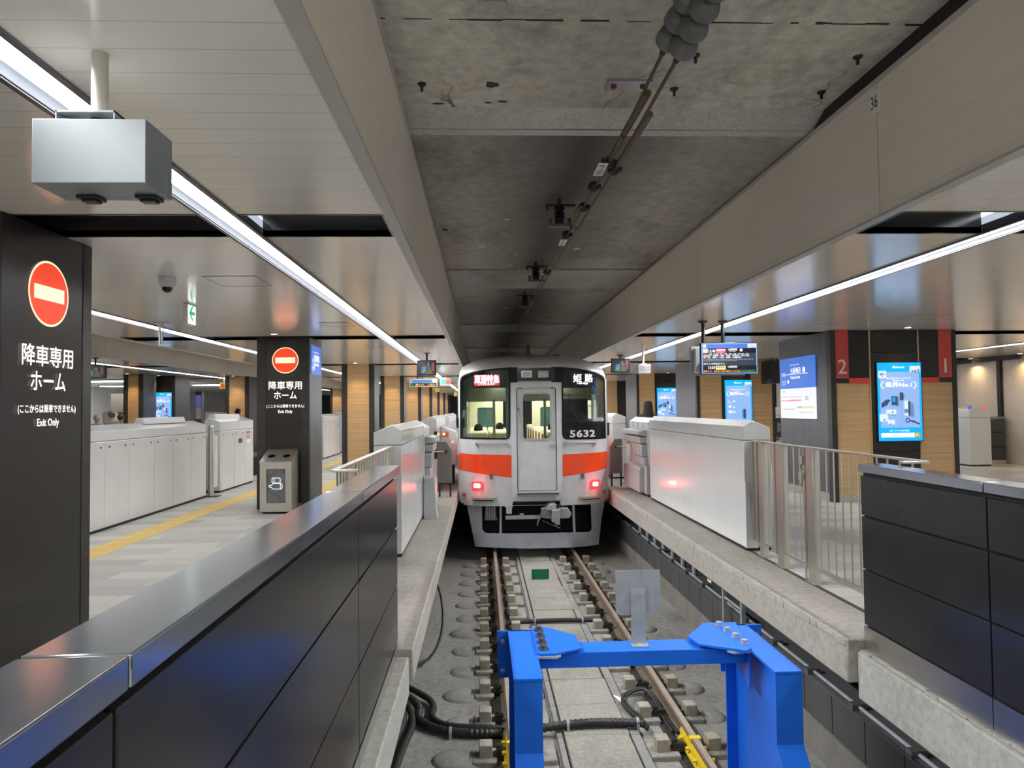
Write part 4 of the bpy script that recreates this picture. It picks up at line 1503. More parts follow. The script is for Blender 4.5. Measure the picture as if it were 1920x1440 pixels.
clamp(RXL, 5.28, 5.98, 'yellow clamp with bolts on the left rail beside the blue post')
clamp(RXR, 5.20, 5.98, 'yellow clamp with bolts on the right rail')

# hoses and cables on the bed
def hose(name, label, pts, r, ribs=0.0, smooth=2, group=None, bands=(), more=()):
    t = thing(name, label, 'hose', Vector(pts[0]), group)
    for q in (pts,) + tuple(more):
        MB().tube(q, r, 10, smooth, ribs, .02).build('hose', BLACKRUBBER, t)
    for b in bands:
        MB().cyl(Vector(b) - X_ * .012, Vector(b) + X_ * .012, r * 1.18, seg=14).box(b[0] - .012, b[0] + .012, b[1] - r * 1.3, b[1] - r * .9, b[2] - r - .03, b[2]).build('clip_band', GALV, t)


G = -1.27
hose('corrugated_hose', 'thick corrugated black hose crossing the slabs in front of the buffer', [(-.98, 7.1, -1.15), (-.80, 6.98, -1.17), (-.60, 6.75, G + .05), (-.62, 6.48, G + .045), (-.40, 6.25, G + .045),
     (-.1, 6.18, G + .045), (.14, 6.17, G + .045)], .036, .004, 2, more=([(.31, 6.17, G + .045), (.45, 6.17, -1.2), (.7, 6.17, -1.168), (1.0, 6.19, -1.165), (1.38, 6.16, -1.175)],), bands=((-.30, 6.215, G + .05), (.72, 6.175, -1.167), (1.33, 6.17, -1.17)))
hose('corrugated_hose', 'second black hose lying alongside in the left bend of the bed', [(-.98, 7.25, -1.13), (-.70, 7.10, -1.2), (-.47, 6.85, G + .04), (-.50, 6.50, G + .04), (-.30, 6.32, G + .04), (.16, 6.27, G + .04)], .03, .003, 2)
hose('cable_bundle', 'black cable dropping along the left footing, outer one', [(-.95, 7.0, -1.1), (-.80, 6.80, -1.14), (-.72, 6.45, G + .05), (-.76, 6.1, G + .05), (-.80, 5.6, G + .05), (-.76, 4.9, G + .05)], .032, .0, 2, bands=())
hose('cable_bundle', 'black cable dropping along the left footing, inner one', [(-.95, 6.9, -1.1), (-.72, 6.72, -1.16), (-.63, 6.40, G + .045), (-.68, 6.0, G + .045), (-.71, 5.5, G + .045), (-.66, 4.9, G + .045)], .03, .0, 2)
hose('cable_loop', 'thin black cable hanging in a loop under the left platform edge', [(-.62, 8.6, -.4), (-.50, 8.5, -.62), (-.46, 8.2, -.95), (-.58, 7.95, -1.2), (-.80, 7.8, -1.22)], .016, 0, 2)
hose('crossing_cable', 'straight black cable crossing the slabs beyond the buffer', [(.30, 9.18, -1.2), (.47, 9.18, -1.19), (.9, 9.18, -1.175), (1.3, 9.17, -1.18), (1.52, 9.16, -1.19)], .028, 0, 1, bands=((.66, 9.18, -1.185), (1.28, 9.17, -1.18)))
hose('coiled_cable', 'black cable looping beside the right rail at the end of the corrugated hose', [(1.40, 6.10, -1.2), (1.36, 6.33, -1.19), (1.28, 6.56, -1.19), (1.32, 6.78, -1.185), (1.44, 6.90, -1.18), (1.58, 6.96, -1.185), (1.64, 6.72, -1.2), (1.63, 6.40, -1.22), (1.66, 6.05, -1.22)], .015, 0, 2)
hose('coiled_cable', 'second black cable inside the loop beside the right rail', [(1.41, 6.12, -1.19), (1.39, 6.34, -1.185), (1.315, 6.56, -1.185), (1.345, 6.75, -1.18), (1.45, 6.86, -1.175), (1.57, 6.91, -1.18), (1.615, 6.70, -1.2), (1.60, 6.4, -1.22), (1.62, 6.08, -1.22)], .013, 0, 2)
t = MB().quad((1.245, 6.86, -1.209), (1.275, 6.83, -1.206), (1.345, 6.70, -1.204), (1.285, 6.69, -1.208)).add([(1.245, 6.86, -1.211), (1.275, 6.83, -1.211), (1.345, 6.70, -1.211), (1.285, 6.69, -1.211)], [(3, 2, 1, 0)])
t.build('paper_scrap', paint('paper', (.8, .8, .78), .8), label='small white paper scrap lying on the slab near the looped cable', cat='litter', kind='thing')
MB().box(.785, 1.07, 11.5, 11.515, -1.212, -1.05).build('marker_plate', paint('green_plate', (.0, .16, .07), .5), label='small green plate standing between the rails before the train', cat='marker', kind='thing')

# cable trough under the right platform
t = thing('cable_trough', 'grey panelled cable trough under the right platform edge', 'cable trough', (2.75, 9, -1.27))
TP = paint('trough_panel', (.065, .065, .068), .5, 0, .15, 2.0)
for k in range(26):
    y = 3.55 + .47 * k
    MB().box(2.70, 2.715, y + .006, y + .464, -.98, -.665).build('panel', TP, t)
MB().box(2.68, 2.95, 3.5, 16, -.665, -.645).build('lid', ALU_DARK, t)
MB().cyl((2.73, 3.5, -.625), (2.73, 16, -.625), .014, seg=8).build('pipe', GALV, t)
for k in range(18):
    y = 3.7 + .7 * k
    MB().box(2.675, 2.78, y - .03, y + .03, -.66, -.60).build('bracket', ALU_DARK, t)
MB().box(2.69, 2.95, 3.5, 16, -1.28, -.985).build('footing', concrete('trough_footing', (.14, .135, .12), (.24, .23, .2), 3.0, .9, .6), t)
t = thing('steel_ladder', 'steel ladder frame under the right platform edge', 'ladder', (2.62, 7.3, -1.27))
for y in (7.08, 7.62):
    MB().box(2.605, 2.645, y - .022, y + .022, -1.27, -.28).build('stile', GALV, t)
for z in (-.5, -.85):
    MB().cyl((2.625, 7.08, z), (2.625, 7.62, z), .013, seg=8).build('rung', GALV, t)
t = thing('number_plate', 'small white plate with the number 2 under the right platform edge', 'sign', (2.62, 8.1, -.47))
MB().box(2.615, 2.625, 8.04, 8.16, -.46, -.30).build('plate', paint('plate_white', (.75, .75, .72), .5), t)
MB().text('2', (2.612, 8.1, -.38), -Y_, Z_, .10, bold=.01).build('number', TXT_BLACK, t)
for k in range(7):
    y = 9.2 + k * .52
    MB().cyl((2.78, y, -.66), (2.78, y, -.30), .035, seg=12).build('conduit_pipe', GALV, label='grey conduit pipe between trough and right platform, %s from the ladder' % ORD[k], cat='pipe', group='conduit pipes under the right platform', kind='thing')

# ------------------------------------------------------------------ blue buffer stop
bf = thing('buffer_stop', 'bright blue steel buffer stop across the track', 'buffer stop', (1.02, 4.5, -1.27))
PK = paint('packing_plate', (.5, .52, .54), .4, .4)
BOLTD = paint('bolt_dark', (.12, .115, .11), .45, .6)


def buffer_post(x0, x1, sgn):
    """H-section post with top plate, end plate and a splayed foot towards the camera; sgn points to the middle"""
    ya, yb = 4.06, 4.90
    xm = (x0 + x1) / 2
    mb = MB()
    foot = [(ya, .03), (yb, .03), (yb, -1.27), (3.30, -1.27), (3.30, -1.22), (ya, -.375)]
    mb.prism(foot, 0, xm - .008, xm + .008)
    p = mb.build('web', BLUE, bf)
    MB().box(x0, x1, ya - .016, ya, -.375, .03).build('near_flange', BLUE, bf)
    MB().box(x0, x1, yb - .016, yb, -1.27, .03).build('far_flange', BLUE, bf)
    d = Vector((0, 3.30 - ya, -1.22 + .375))
    n = Vector((0, -d.z, d.y)).normalized() * .016
    a, b = Vector((0, ya, -.375)), Vector((0, 3.30, -1.22))
    MB().prism([(ya - .016, -.375), (ya, -.36), (3.30, -1.20), (3.284, -1.22)], 0, x0, x1).build('foot_flange', BLUE, bf)
    MB().box(x0 - .003, x1 + .003, ya - .02, yb + .02, .03, .046).build('top_plate', BLUE, bf, bevel=.002)
    e0, e1 = (x0 - .075, x1 + .03) if sgn > 0 else (x0 - .03, x1 + .105)
    ep = MB().box(e0, e1, yb + .0, yb + .022, -.27, .046).build('end_plate', BLUE, bf)
    xx = e0 + .035 if sgn > 0 else e1 - .035
    for z in (-.02, -.22):
        MB().cyl((xx, yb - .002, z), (xx, yb - .02, z), .016, seg=6).cyl((xx, yb - .02, z), (xx, yb - .03, z), .008, seg=8).build('bolt', GALV, ep)
    MB().box(x0 - .05, x1 + .05, 3.2, 5.0, -1.285, -1.262).build('base_plate', BLUE, bf)


buffer_post(.168, .330, 1)
buffer_post(1.682, 1.840, -1)
MB().box(.335, 1.675, 4.49, 4.69, -.066, .030).build('cross_beam', BLUE, bf, bevel=.003)
for sgn, xa in ((1, .330), (-1, 1.682)):
    X = lambda d: xa + sgn * d
    poly = [(X(-.0), 4.93), (X(.0), 4.42), (X(.02), 4.40), (X(.11), 4.40), (X(.29), 4.49), (X(.285), 4.74), (X(.10), 4.93)]
    if sgn < 0:
        poly = [(X(-.09), 4.93), (X(-.0), 4.40), (X(.05), 4.36), (X(.30), 4.50), (X(.33), 4.66), (X(.14), 4.93)]
    MB().prism([(a, b) for a, b in poly], 2, .044, .060).build('gusset_plate', BLUE, bf, bevel=.002)
    MB().prism([(X(-.02), 4.94), (X(-.015), 4.40), (X(.115), 4.385), (X(.15), 4.42), (X(.10), 4.94)], 2, .030, .044).build('packing_plate', PK, bf)
    for k in range(4):
        bx, by = X(.045), 4.48 + .125 * k
        if sgn < 0:
            bx = X(.015 + .012 * k)
        mb = MB().cyl((bx, by, .060), (bx, by, .067), .034 if sgn > 0 else .026, seg=18).cyl((bx, by, .067), (bx, by, .088), .022, seg=6)
        mb.build('bolt', BOLTD if sgn > 0 else GALV, bf)
    MB().prism([(4.42, -.2), (4.42, .03), (4.76, .03), (4.76, -.1)], 0, X(.0), X(.012)).build('side_plate', BLUE, bf)

q0, q1 = at(1155, 1152, Y=4.62), at(1237, 1068, Y=4.62)
t = thing('metal_sign', 'blank galvanised square sign on a bracket bolted to the blue buffer beam', 'sign', ((q0.x + q1.x) / 2, 4.62, .03))
MB().box(q0.x, q1.x, 4.62, 4.624, q0.z, q1.z).build('plate', GALV, t)
xm = at(1197, 1150, Y=4.61).x
MB().box(xm - .048, xm + .048, 4.609, 4.616, .034, q0.z + .165).build('bracket', paint('bracket_zinc', (.42, .45, .47), .45, .5, .1, 10), t)
MB().box(xm - .055, xm + .055, 4.55, 4.62, .030, .038).build('bracket_foot', GALV, t)
for dx in (-.03, .03):
    MB().cyl((xm + dx, 4.609, q0.z + .13), (xm + dx, 4.598, q0.z + .13), .010, seg=6).cyl((xm + dx, 4.58, .038), (xm + dx, 4.58, .046), .010, seg=6).build('bolt', GALV, t)

# ------------------------------------------------------------------ overhead line
WIRE = paint('old_copper', (.13, .10, .065), .45, .6, .2, 20)
INSUL = paint('porcelain_grey', (.13, .13, .128), .35, 0, .15, 6)
FIT = paint('wire_fitting', (.035, .033, .03), .55, .4)


def wire(label, pts, parts):
    t = thing('overhead_rod', label, 'overhead wire', Vector(pts[0]))
    MB().tube(pts, .011, 8).build('rod', WIRE, t)
    pts = [Vector(p) for p in pts]
    d = (pts[-1] - pts[0])
    for a, b, r, m in parts:
        p, q = pts[0] + d * a, pts[0] + d * b
        MB().cyl(p, q, r, seg=12).build('sleeve' if m is WIRE else 'fitting', m, t)


z = 3.38
wire('overhead rod, left of the pair, with copper sleeves', [(.97, 3.52, z + .065), (.96, 5.0, z), (.90, 8.4, z + .02), (.87, 12.0, z + .04), (.85, 60, z + .08)], ())
wire('overhead rod, right of the pair, hanging from the insulators', [(1.022, 3.46, z - .01), (1.01, 5.0, z - .03), (.94, 8.4, z - .02), (.89, 12.0, z), (.87, 60, z + .04)], ())
for nm, x0, y0, x1, y1, zz, r, lab in (('copper_sleeve', .985, 3.98, .965, 4.55, z + .03, .022, 'long brown sleeve on the left overhead rod near the insulators'), ('copper_sleeve', .965, 4.58, .952, 5.0, z + .02, .02, 'shorter brown sleeve on the left overhead rod'),
                               ('copper_sleeve', 1.035, 4.15, 1.012, 4.95, z - .025, .023, 'long brown sleeve on the right overhead rod')):
    MB().cyl((x0, y0, zz), (x1, y1, zz - .01), r, seg=14).build(nm, WIRE, label=lab, cat='cable sleeve', kind='thing')
for k, (x, y, zz) in enumerate(((.955, 5.05, z), (1.0, 5.12, z - .03), (.93, 5.62, z), (.905, 7.25, z + .01), (.89, 9.3, z + .02), (.88, 11.6, z + .03), (.93, 6.2, z))):
    mb = MB().ball((x, y, zz), (.045, .045, .045), 14, 10).cbox((x + .03, y, zz), (.06, .03, .03)).cyl((x - .045, y - .03, zz - .02), (x + .06, y + .03, zz + .02), .013, seg=8)
    mb.build('wire_clamp', FIT, label='dark clamp on the overhead rods, %s from the insulators' % ORD[k], cat='clamp', group='clamps on the overhead rods', kind='thing')
mb = MB().tube([(.92, 6.15, z), (.86, 6.2, z - .03), (.87, 6.5, z - .1), (.93, 6.55, z - .12), (.94, 6.75, z - .05), (.91, 6.9, z)], .014, 8, 2)
mb.build('jumper_cable', WIRE, label='brown jumper cable curling between the overhead rods', cat='cable', kind='thing')


def insulators(label, x, y, zz, n, dirv, r=.075):
    t = thing('insulator_string', label, 'insulator', (x, y, zz), 'insulator strings on the overhead rods')
    d = Vector(dirv).normalized()
    for k in range(n):
        o = Vector((x, y, zz)) - d * (.145 * k)
        MB().lathe([(.02, .05), (.035, .045), (.06, .025), (r, -.015), (r, -.03), (r * .93, -.034), (r * .85, -.02), (.05, -.01), (.02, -.03), (.014, -.08)], o, -d, 28).build('insulator_disc', INSUL, t)
    MB().cyl(Vector((x, y, zz)) + d * .02, Vector((x, y, zz)) + d * .14, .016, seg=10).build('end_fitting', FIT, t)
    e = Vector((x, y, zz)) - d * (.145 * n)
    MB().box(e.x - .012, e.x + .012, e.y - .30, e.y + .06, e.z - .03, e.z + .03).build('strap', GALV, t)


dv = Vector((-.04, 1.0, -.10))
insulators('string of grey disc insulators, right hand one at the top of the photo', 1.02, 3.36, z - .01, 4, dv, .072)
insulators('string of grey disc insulators, left hand one tucked behind the other', .965, 3.42, z + .06, 4, dv, .068)
for k, (y, lab) in enumerate(((6.95, 'nearest'), (10.0, 'middle'), (12.6, 'furthest'))):
    t = thing('wire_bracket', 'dark insulator bracket holding the overhead rods to the roof, %s one' % lab, 'bracket', (.80, y, 3.5), 'roof brackets for the overhead rods')
    MB().box(.66, .96, y - .02, y + .02, 3.60, 3.625).box(.67, .69, y - .015, y + .015, 3.56, 3.61).build('cross_arm', FIT, t)
    MB().lathe([(.05, .18), (.06, .14), (.04, .13), (.065, .10), (.042, .09), (.07, .055), (.045, .05), (.05, 0)], (.80, y, 3.42), (0, 0, 1), 20).build('insulator', BLACK, t)
    MB().box(.70, .92, y - .03, y + .03, 3.395, 3.425).cyl((.71, y, 3.40), (.71, y, 3.48), .02, seg=8).cyl((.90, y, 3.40), (.90, y, 3.48), .02, seg=8).build('clamp_plate', ALU_DARK, t)
    MB().cyl((.80, y, 3.60), (.80, y, 3.70), .02, seg=8).build('hanger', FIT, t)
for k, (p, lab) in enumerate(((at(1126, 318, Z=3.335), 'white tag with black figures on the overhead rod, nearer one'), (at(1055, 455, Z=3.335), 'white tag with black figures on the overhead rod, further one'))):
    t = thing('wire_tag', lab, 'tag', p, 'tags on the overhead rods')
    p = Vector((p.x, p.y, 3.335))
    MB().box(p.x - .035, p.x + .035, p.y - .13, p.y + .13, p.z - .003, p.z + .003).build('plate', paint('tag_white', (.8, .8, .77), .5), t)
    MB().text('1E1-3', (p.x, p.y, p.z - .0035), -Y_, -X_, .038, .20, bold=.02).build('figures', TXT_BLACK, t)
    MB().box(p.x - .006, p.x + .006, p.y - .10, p.y - .08, p.z, 3.39).box(p.x - .006, p.x + .006, p.y + .08, p.y + .10, p.z, 3.39).build('hook', FIT, t)

pc = at(1178, 158, Z=3.77)
t = thing('ceiling_plate', 'shiny metal plate bolted to the concrete roof beside the rods', 'plate', (pc.x, pc.y, 3.765))
MB().box(pc.x - .15, pc.x + .15, pc.y - .075, pc.y + .075, 3.756, 3.77).build('plate', paint('plate_zinc', (.36, .38, .42), .25, .7), t)
for dx in (-.10, .10):
    MB().lathe([(.022, 0), (.018, -.012)], (pc.x + dx, pc.y, 3.756), seg=14).build('stud', FIT, t)
for k, (px, py, zz, lab) in enumerate(((1304, 103, 3.77, 'right of the insulators'), (1264, 166, 3.77, 'right of the rods'), (1229, 222, 3.77, 'right of the rods beyond the metal plate'), (1608, 106, 3.77, 'near the plate numbered 36'),
                                       (1540, 172, 3.77, 'left of the plate numbered 36'), (1485, 220, 3.77, 'beside the light cross band'), (1135, 237, 3.77, 'left of the rods before the cross band'), (791, 157, 3.77, 'at the left edge of the roof'))):
    p = at(px, py, Z=zz)
    MB().lathe([(.03, 0), (.024, -.012), (.01, -.014), (.009, -.05), (.004, -.055)], p, seg=10).build('anchor_stub', FIT, label='rusty anchor stub in the concrete roof ' + lab, cat='bolt', group='anchor stubs in the roof', kind='thing')
p = at(835, 426, Z=3.68)
t = thing('junction_box', 'small pale square fitting on the roof near the left fascia', 'fitting', (p.x, p.y, 3.65))
MB().box(p.x - .05, p.x + .05, p.y - .09, p.y + .09, 3.655, 3.682).build('plate', paint('fit_pale', (.35, .34, .31), .6), t)
MB().box(p.x - .006, p.x + .006, p.y - .07, p.y + .07, 3.645, 3.656).box(p.x - .035, p.x + .035, p.y - .012, p.y + .012, 3.645, 3.656).build('strap', BLACK, t)
q0, q1 = at(1633, 208, X=2.54), at(1649, 175, X=2.54)
t = thing('number_plate', 'small white plate numbered 36 on the right fascia', 'sign', (2.535, (q0.y + q1.y) / 2, min(q0.z, q1.z)))
yc, zc = (q0.y + q1.y) / 2, (q0.z + q1.z) / 2
MB().box(2.534, 2.541, yc - .052, yc + .052, zc - .075, zc + .075).build('plate', paint('plate36', (.82, .80, .76), .5), t)
MB().text('36', (2.5325, yc, zc), -Y_, Z_, .085, .075, bold=.0).build('number', TXT_BLACK, t)
# ------------------------------------------------------------------ hanging equipment
# white box on a pole, top left
YB0, YB1 = 2.25, 2.44
c0, c1 = at(58, 343, Y=YB0), at(274, 223, Y=YB0)
wx = (c0.x + c1.x) / 2
t = thing('hanging_equipment_box', 'large white box hanging from a pole at the top left', 'monitor housing', (wx, 2.34, c0.z))
BOXW = paint('box_white', (.26, .29, .31), .35, 0, .02)
MB().box(c0.x, c1.x, YB0, YB1 - .045, c0.z, c1.z).build('case', BOXW, t, bevel=.003)
MB().box(c0.x, c1.x, YB1 - .043, YB1, c0.z, c1.z).build('rear_cover', BOXW, t, bevel=.003)
for f in (.30, .84):
    xx = c0.x + (c1.x - c0.x) * f
    MB().box(xx - .035, xx + .035, YB1 - .075, YB1 - .01, c0.z - .012, c0.z).box(xx - .025, xx + .025, YB1 - .06, YB1 - .02, c0.z - .02, c0.z - .01).build('latch', BLACK, t, bevel=.003)
px_ = at(188, 100, Y=2.343).x
MB().cyl((px_, 2.343, c1.z + .02), (px_, 2.343, ZC), .0255, seg=24).build('pole', paint('pole_cream', (.55, .52, .46), .35), t)
MB().cyl((px_, 2.343, c1.z + .03), (px_, 2.343, c1.z + .055), .029, seg=24).build('collar', STEEL, t)
b0, b1 = px_ - .10, px_ + .085
mb = MB().box(b0, b1, YB0 + .02, YB1 - .03, c1.z + .03, c1.z + .036).box(b0, b0 + .004, YB0 + .02, YB1 - .03, c1.z, c1.z + .036).box(b1 - .004, b1, YB0 + .02, YB1 - .03, c1.z, c1.z + .036)
mb.build('mount_bracket', BOXW, t)
MB().cyl((px_, 2.33, c1.z), (px_, 2.33, c1.z + .03), .02, seg=14).build('cable_gland', BLACK, t)

# dome camera, exit sign, hook
dx, dy = -2.76, 6.28
t = thing('dome_camera', 'white dome security camera on the left ceiling', 'camera', (dx, dy, ZC - .15))
MB().lathe([(.072, 0), (.074, -.01), (.074, -.05), (.066, -.075), (.05, -.092)], (dx, dy, ZC), seg=28).build('body', WHITEPAINT, t)
MB().lathe([(.073, -.012), (.0745, -.014), (.073, -.016)], (dx, dy, ZC), seg=28).build('seam', SEAM, t)
MB().lathe([(.046, -.09), (.044, -.11), (.034, -.128), (.018, -.138), (.004, -.141)], (dx, dy, ZC), seg=24).build('dome', BLACKGLOSS, t)
MB().lathe([(.052, -.088), (.052, -.094), (.046, -.096)], (dx, dy, ZC), seg=24).build('ring', ALU, t)

t = thing('exit_sign', 'small lit green arrow exit sign under the left ceiling', 'sign', (-3.215, 7.87, 2.55))
MB().box(-3.245, -3.192, 7.765, 7.975, 2.545, 2.765).build('case', paint('sign_case', (.62, .60, .56), .4), t, bevel=.004)
MB().box(-3.193, -3.186, 7.775, 7.965, 2.555, 2.755).build('lit_face', glow('exit_white', (.93, 1, .97), 1.5), t)
GREEN = glow('exit_green', (.0, .45, .16), .8)
o = Vector((-3.184, 7.868, 2.672))
mb = MB()
mb.add([o + Y_ * a + Z_ * b for a, b in ((-.085, 0), (-.01, .08), (.035, .08), (-.02, .019), (.075, .019), (.075, -.019), (-.02, -.019), (.035, -.08), (-.01, -.08))], [(0, 1, 2, 3), (0, 3, 4, 5, 6), (0, 6, 7, 8)])
mb.build('arrow', GREEN, t)
MB().text('出口', o + Y_ * .045 - Z_ * .088, Y_, Z_, .032, .06, bold=.01).build('lettering', GREEN, t)
MB().box(-3.24, -3.20, 7.80, 7.94, 2.76, ZC).build('mount', ALU, t)

hx, hy = -4.245, 9.47
t = thing('hanging_hook', 'thin hanging bracket with a short cable under the left ceiling', 'bracket', (hx, hy, 2.45))
MB().box(hx - .09, hx + .09, hy - .05, hy + .05, ZC - .012, ZC).build('ceiling_plate', ALU, t)
MB().box(hx - .02, hx + .0, hy - .012, hy + .012, 2.47, ZC - .01).box(hx - .02, hx + .12, hy - .012, hy + .012, 2.465, 2.48).build('arm', paint('arm_pale', (.5, .48, .44), .4), t)
MB().tube([(hx + .03, hy, ZC - .01), (hx + .035, hy, 2.66), (hx + .02, hy, 2.56), (hx + .02, hy, 2.49)], .008, 8, 2).cyl((hx + .02, hy, 2.54), (hx + .02, hy, 2.62), .016, seg=10).build('cable', GATEGREY, t)

# little access hatches drawn in the ceiling
HL = paint('hatch_line', (.25, .235, .21), .5)
for k, (x0, x1, y0, y1, lab) in enumerate(((-2.45, -1.98, 6.25, 6.75, 'square access hatch in the ceiling right of the dome camera'), (-2.2, -1.8, 9.6, 10.1, 'access hatch in the ceiling before the bin pillar'),
                                           (5.9, 6.4, 9.2, 9.7, 'access hatch in the ceiling before the red-banded pillar'), (5.0, 5.4, 10.2, 10.6, 'access hatch in the ceiling above the blue station name board'),
                                           (-2.2, -1.8, 13.4, 13.9, 'access hatch in the ceiling beyond the dark slot of the bin pillar'))):
    t = thing('ceiling_hatch', lab, 'hatch', ((x0 + x1) / 2, (y0 + y1) / 2, ZC - .004), 'access hatches in the ceilings')
    w = .006
    MB().box(x0, x1, y0, y0 + w, ZC - .004, ZC).box(x0, x1, y1 - w, y1, ZC - .004, ZC).box(x0, x0 + w, y0, y1, ZC - .004, ZC).box(x1 - w, x1, y0, y1, ZC - .004, ZC).build('frame', HL, t)
    MB().box(x0 + w, x1 - w, y0 + w, y1 - w, ZC - .002, ZC).build('lid', WHITE_CEIL, t)


# video monitors
def cctv_picture(o, w, h, parent, seed, y):
    """a glimpse of platform and train as coloured patches; o is the top left corner"""
    rnd = random.Random(seed)
    P = lambda a, b, d: (o[0] + a * w, y - .001 - d * .0003, o[2] - b * h)
    def poly(nm, col, pts, d, s=.55):
        MB().quad(*[P(a, b, d) for a, b in pts]).build(nm, glow('cctv_%d_%d_%d' % tuple(int(c * 99) for c in col), col, s), parent)
    poly('picture', (.03, .035, .045), [(0, 1), (1, 1), (1, 0), (0, 0)], 0)
    poly('picture_floor', (.14, .12, .08), [(.42, 1), (.86, 1), (.70, .45), (.60, .45)], 1)
    poly('picture_train', (.10, .22, .26), [(.18, .95), (.42, .95), (.50, .35), (.22, .45)], 2)
    poly('picture_column', (.30, .08, .06), [(.80, .75), (.93, .8), (.93, .1), (.80, .15)], 3)
    poly('picture_lamp', (.15, .4, .5), [(.30, .85), (.42, .7), (.42, .6), (.28, .75)], 4)
    poly('picture_pillar', (.16, .18, .17), [(.55, .5), (.65, .5), (.65, .12), (.55, .12)], 5)
    for k in range(6):
        a, b = rnd.random() * .9, rnd.random() * .4
        poly('picture_speck', (.35, .2, .3) if k % 2 else (.25, .35, .25), [(a, b + .06), (a + .05, b + .06), (a + .05, b), (a, b)], 6 + k)


def monitor(px0, px1, py0, py1, y, label, seed):
    a, b = at(px0, py1, Y=y), at(px1, py0, Y=y)
    t = thing('hanging_monitor', label, 'monitor', ((a.x + b.x) / 2, y, a.z))
    MB().box(a.x, b.x, y, y + .05, a.z, b.z).build('bezel', BLACK, t, bevel=.004)
    m = .05 * (b.x - a.x)
    s = MB().box(a.x + m, b.x - m, y - .004, y, a.z + m * 1.2, b.z - m).build('screen', BLACKGLOSS, t)
    cctv_picture((a.x + m, y, b.z - m), b.x - a.x - 2 * m, b.z - a.z - 2.2 * m, s, seed, y - .005)
    xc = (a.x + b.x) / 2
    MB().cyl((xc, y + .04, b.z - .02), (xc, y + .04, ZC), .02, seg=12).box(xc - .06, xc + .06, y, y + .08, ZC - .015, ZC).build('hanger', BLACK, t)


monitor(782, 818, 675, 704, 15.0, 'tilted black monitor hanging left of the train', 3)
monitor(1146, 1181, 672, 699, 16.0, 'black monitor hanging right of the train roof', 5)
a_ = at(165, 684, Y=15.6)
monitor(155, 199, 684, 710, 15.6, 'black monitor seen past the nearest pillar at the left', 9)


# hanging text displays and white boxes
y = 21.0
a, b = at(768, 726, Y=y), at(820, 710, Y=y)
t = thing('led_display', 'hanging display with a blue band and orange running text', 'display', ((a.x + b.x) / 2, y, a.z))
MB().box(a.x, b.x, y, y + .12, a.z, b.z).build('case', WHITEPAINT, t, bevel=.005)
hh = b.z - a.z
MB().box(a.x + .03, b.x - .03, y - .006, y, a.z + .03, a.z + hh * .48).build('text_panel', BLACK, t)
MB().box(a.x + .07, b.x - .16, y - .006, y, a.z + hh * .56, b.z - .03).build('blue_band', glow('band_blue', (.06, .25, .65), .8), t)
MB().box(b.x - .15, b.x - .03, y - .006, y, a.z + hh * .56, b.z - .03).build('clock_panel', glow('clock_white', (.9, .93, 1), .9), t)
MB().text('誰もが、人権を', ((a.x + b.x) / 2 + .06, y - .008, a.z + hh * .27), X_, Z_, hh * .30, (b.x - a.x) * .72, bold=.01).build('orange_lettering', glow('led_orange', (1, .42, .10), 1.2), t)
MB().text('す。', (a.x + .10, y - .008, a.z + hh * .27), X_, Z_, hh * .26, bold=.01).build('green_lettering', glow('led_green', (.1, .75, .25), 1.0), t)
for f in (.28, .46):
    xx = a.x + (b.x - a.x) * f
    MB().cyl((xx, y + .06, b.z), (xx, y + .06, ZC), .016, seg=10).build('hanger', BLACK, t)
y = 24.0
a, b = at(825, 723, Y=y), at(845, 709, Y=y)
t = thing('guide_sign', 'small hanging sign half cyan and half red beside the train roof', 'sign', ((a.x + b.x) / 2, y, a.z))
MB().box(a.x, b.x, y, y + .06, a.z, b.z).build('case', WHITEPAINT, t)
xm = (a.x + b.x) / 2 + .02
MB().box(a.x + .03, xm, y - .004, y, a.z + .04, b.z - .04).build('cyan_half', glow('cyan_half', (.12, .75, .85), .9), t)
MB().box(xm, b.x - .03, y - .004, y, a.z + .04, b.z - .04).build('red_half', glow('red_half', (.85, .18, .1), .9), t)
MB().cyl(((a.x + b.x) / 2, y + .03, b.z), ((a.x + b.x) / 2, y + .03, ZC), .014, seg=10).build('hanger', ALU, t)
y = 13.0
a, b = at(1197, 700, Y=y), at(1220, 683, Y=y)
t = thing('hanging_equipment_box', 'small white hanging box with a grey window right of the train', 'monitor housing', ((a.x + b.x) / 2, y + .1, a.z))
w, h = b.x - a.x, b.z - a.z
MB().box(a.x, b.x, y, y + .24, a.z, b.z).build('case', WHITEPAINT, t, bevel=.005)
MB().box(a.x + w * .12, a.x + w * .56, y - .004, y, a.z + h * .2, b.z - h * .15).build('window', GATEGREY, t)
MB().disc((a.x + w * .8, y - .003, a.z + h * .52), X_, Z_, h * .22, 20, h * .17).build('speaker', SEAM, t)
MB().cyl((a.x + w * .5, y + .1, b.z), (a.x + w * .5, y + .1, ZC), .022, seg=12).box(a.x + w * .25, a.x + w * .75, y + .04, y + .16, b.z, b.z + .02).build('pole', WHITEPAINT, t)
y = 26.0
a, b = at(433, 729, Y=y), at(453, 716, Y=y)
t = thing('hanging_equipment_box', 'white hanging box with a black window beyond the far gates', 'monitor housing', ((a.x + b.x) / 2, y + .1, a.z))
w, h = b.x - a.x, b.z - a.z
MB().box(a.x, b.x, y, y + .24, a.z, b.z).build('case', WHITEPAINT, t, bevel=.005)
MB().box(a.x + w * .14, b.x - w * .14, y - .004, y, a.z + h * .25, b.z - h * .2).build('window', BLACK, t)
MB().cyl(((a.x + b.x) / 2, y + .1, b.z), ((a.x + b.x) / 2, y + .1, ZC), .02, seg=12).build('pole', WHITEPAINT, t)
y = 26.0
a, b = at(412, 729, Y=y), at(427, 717, Y=y)
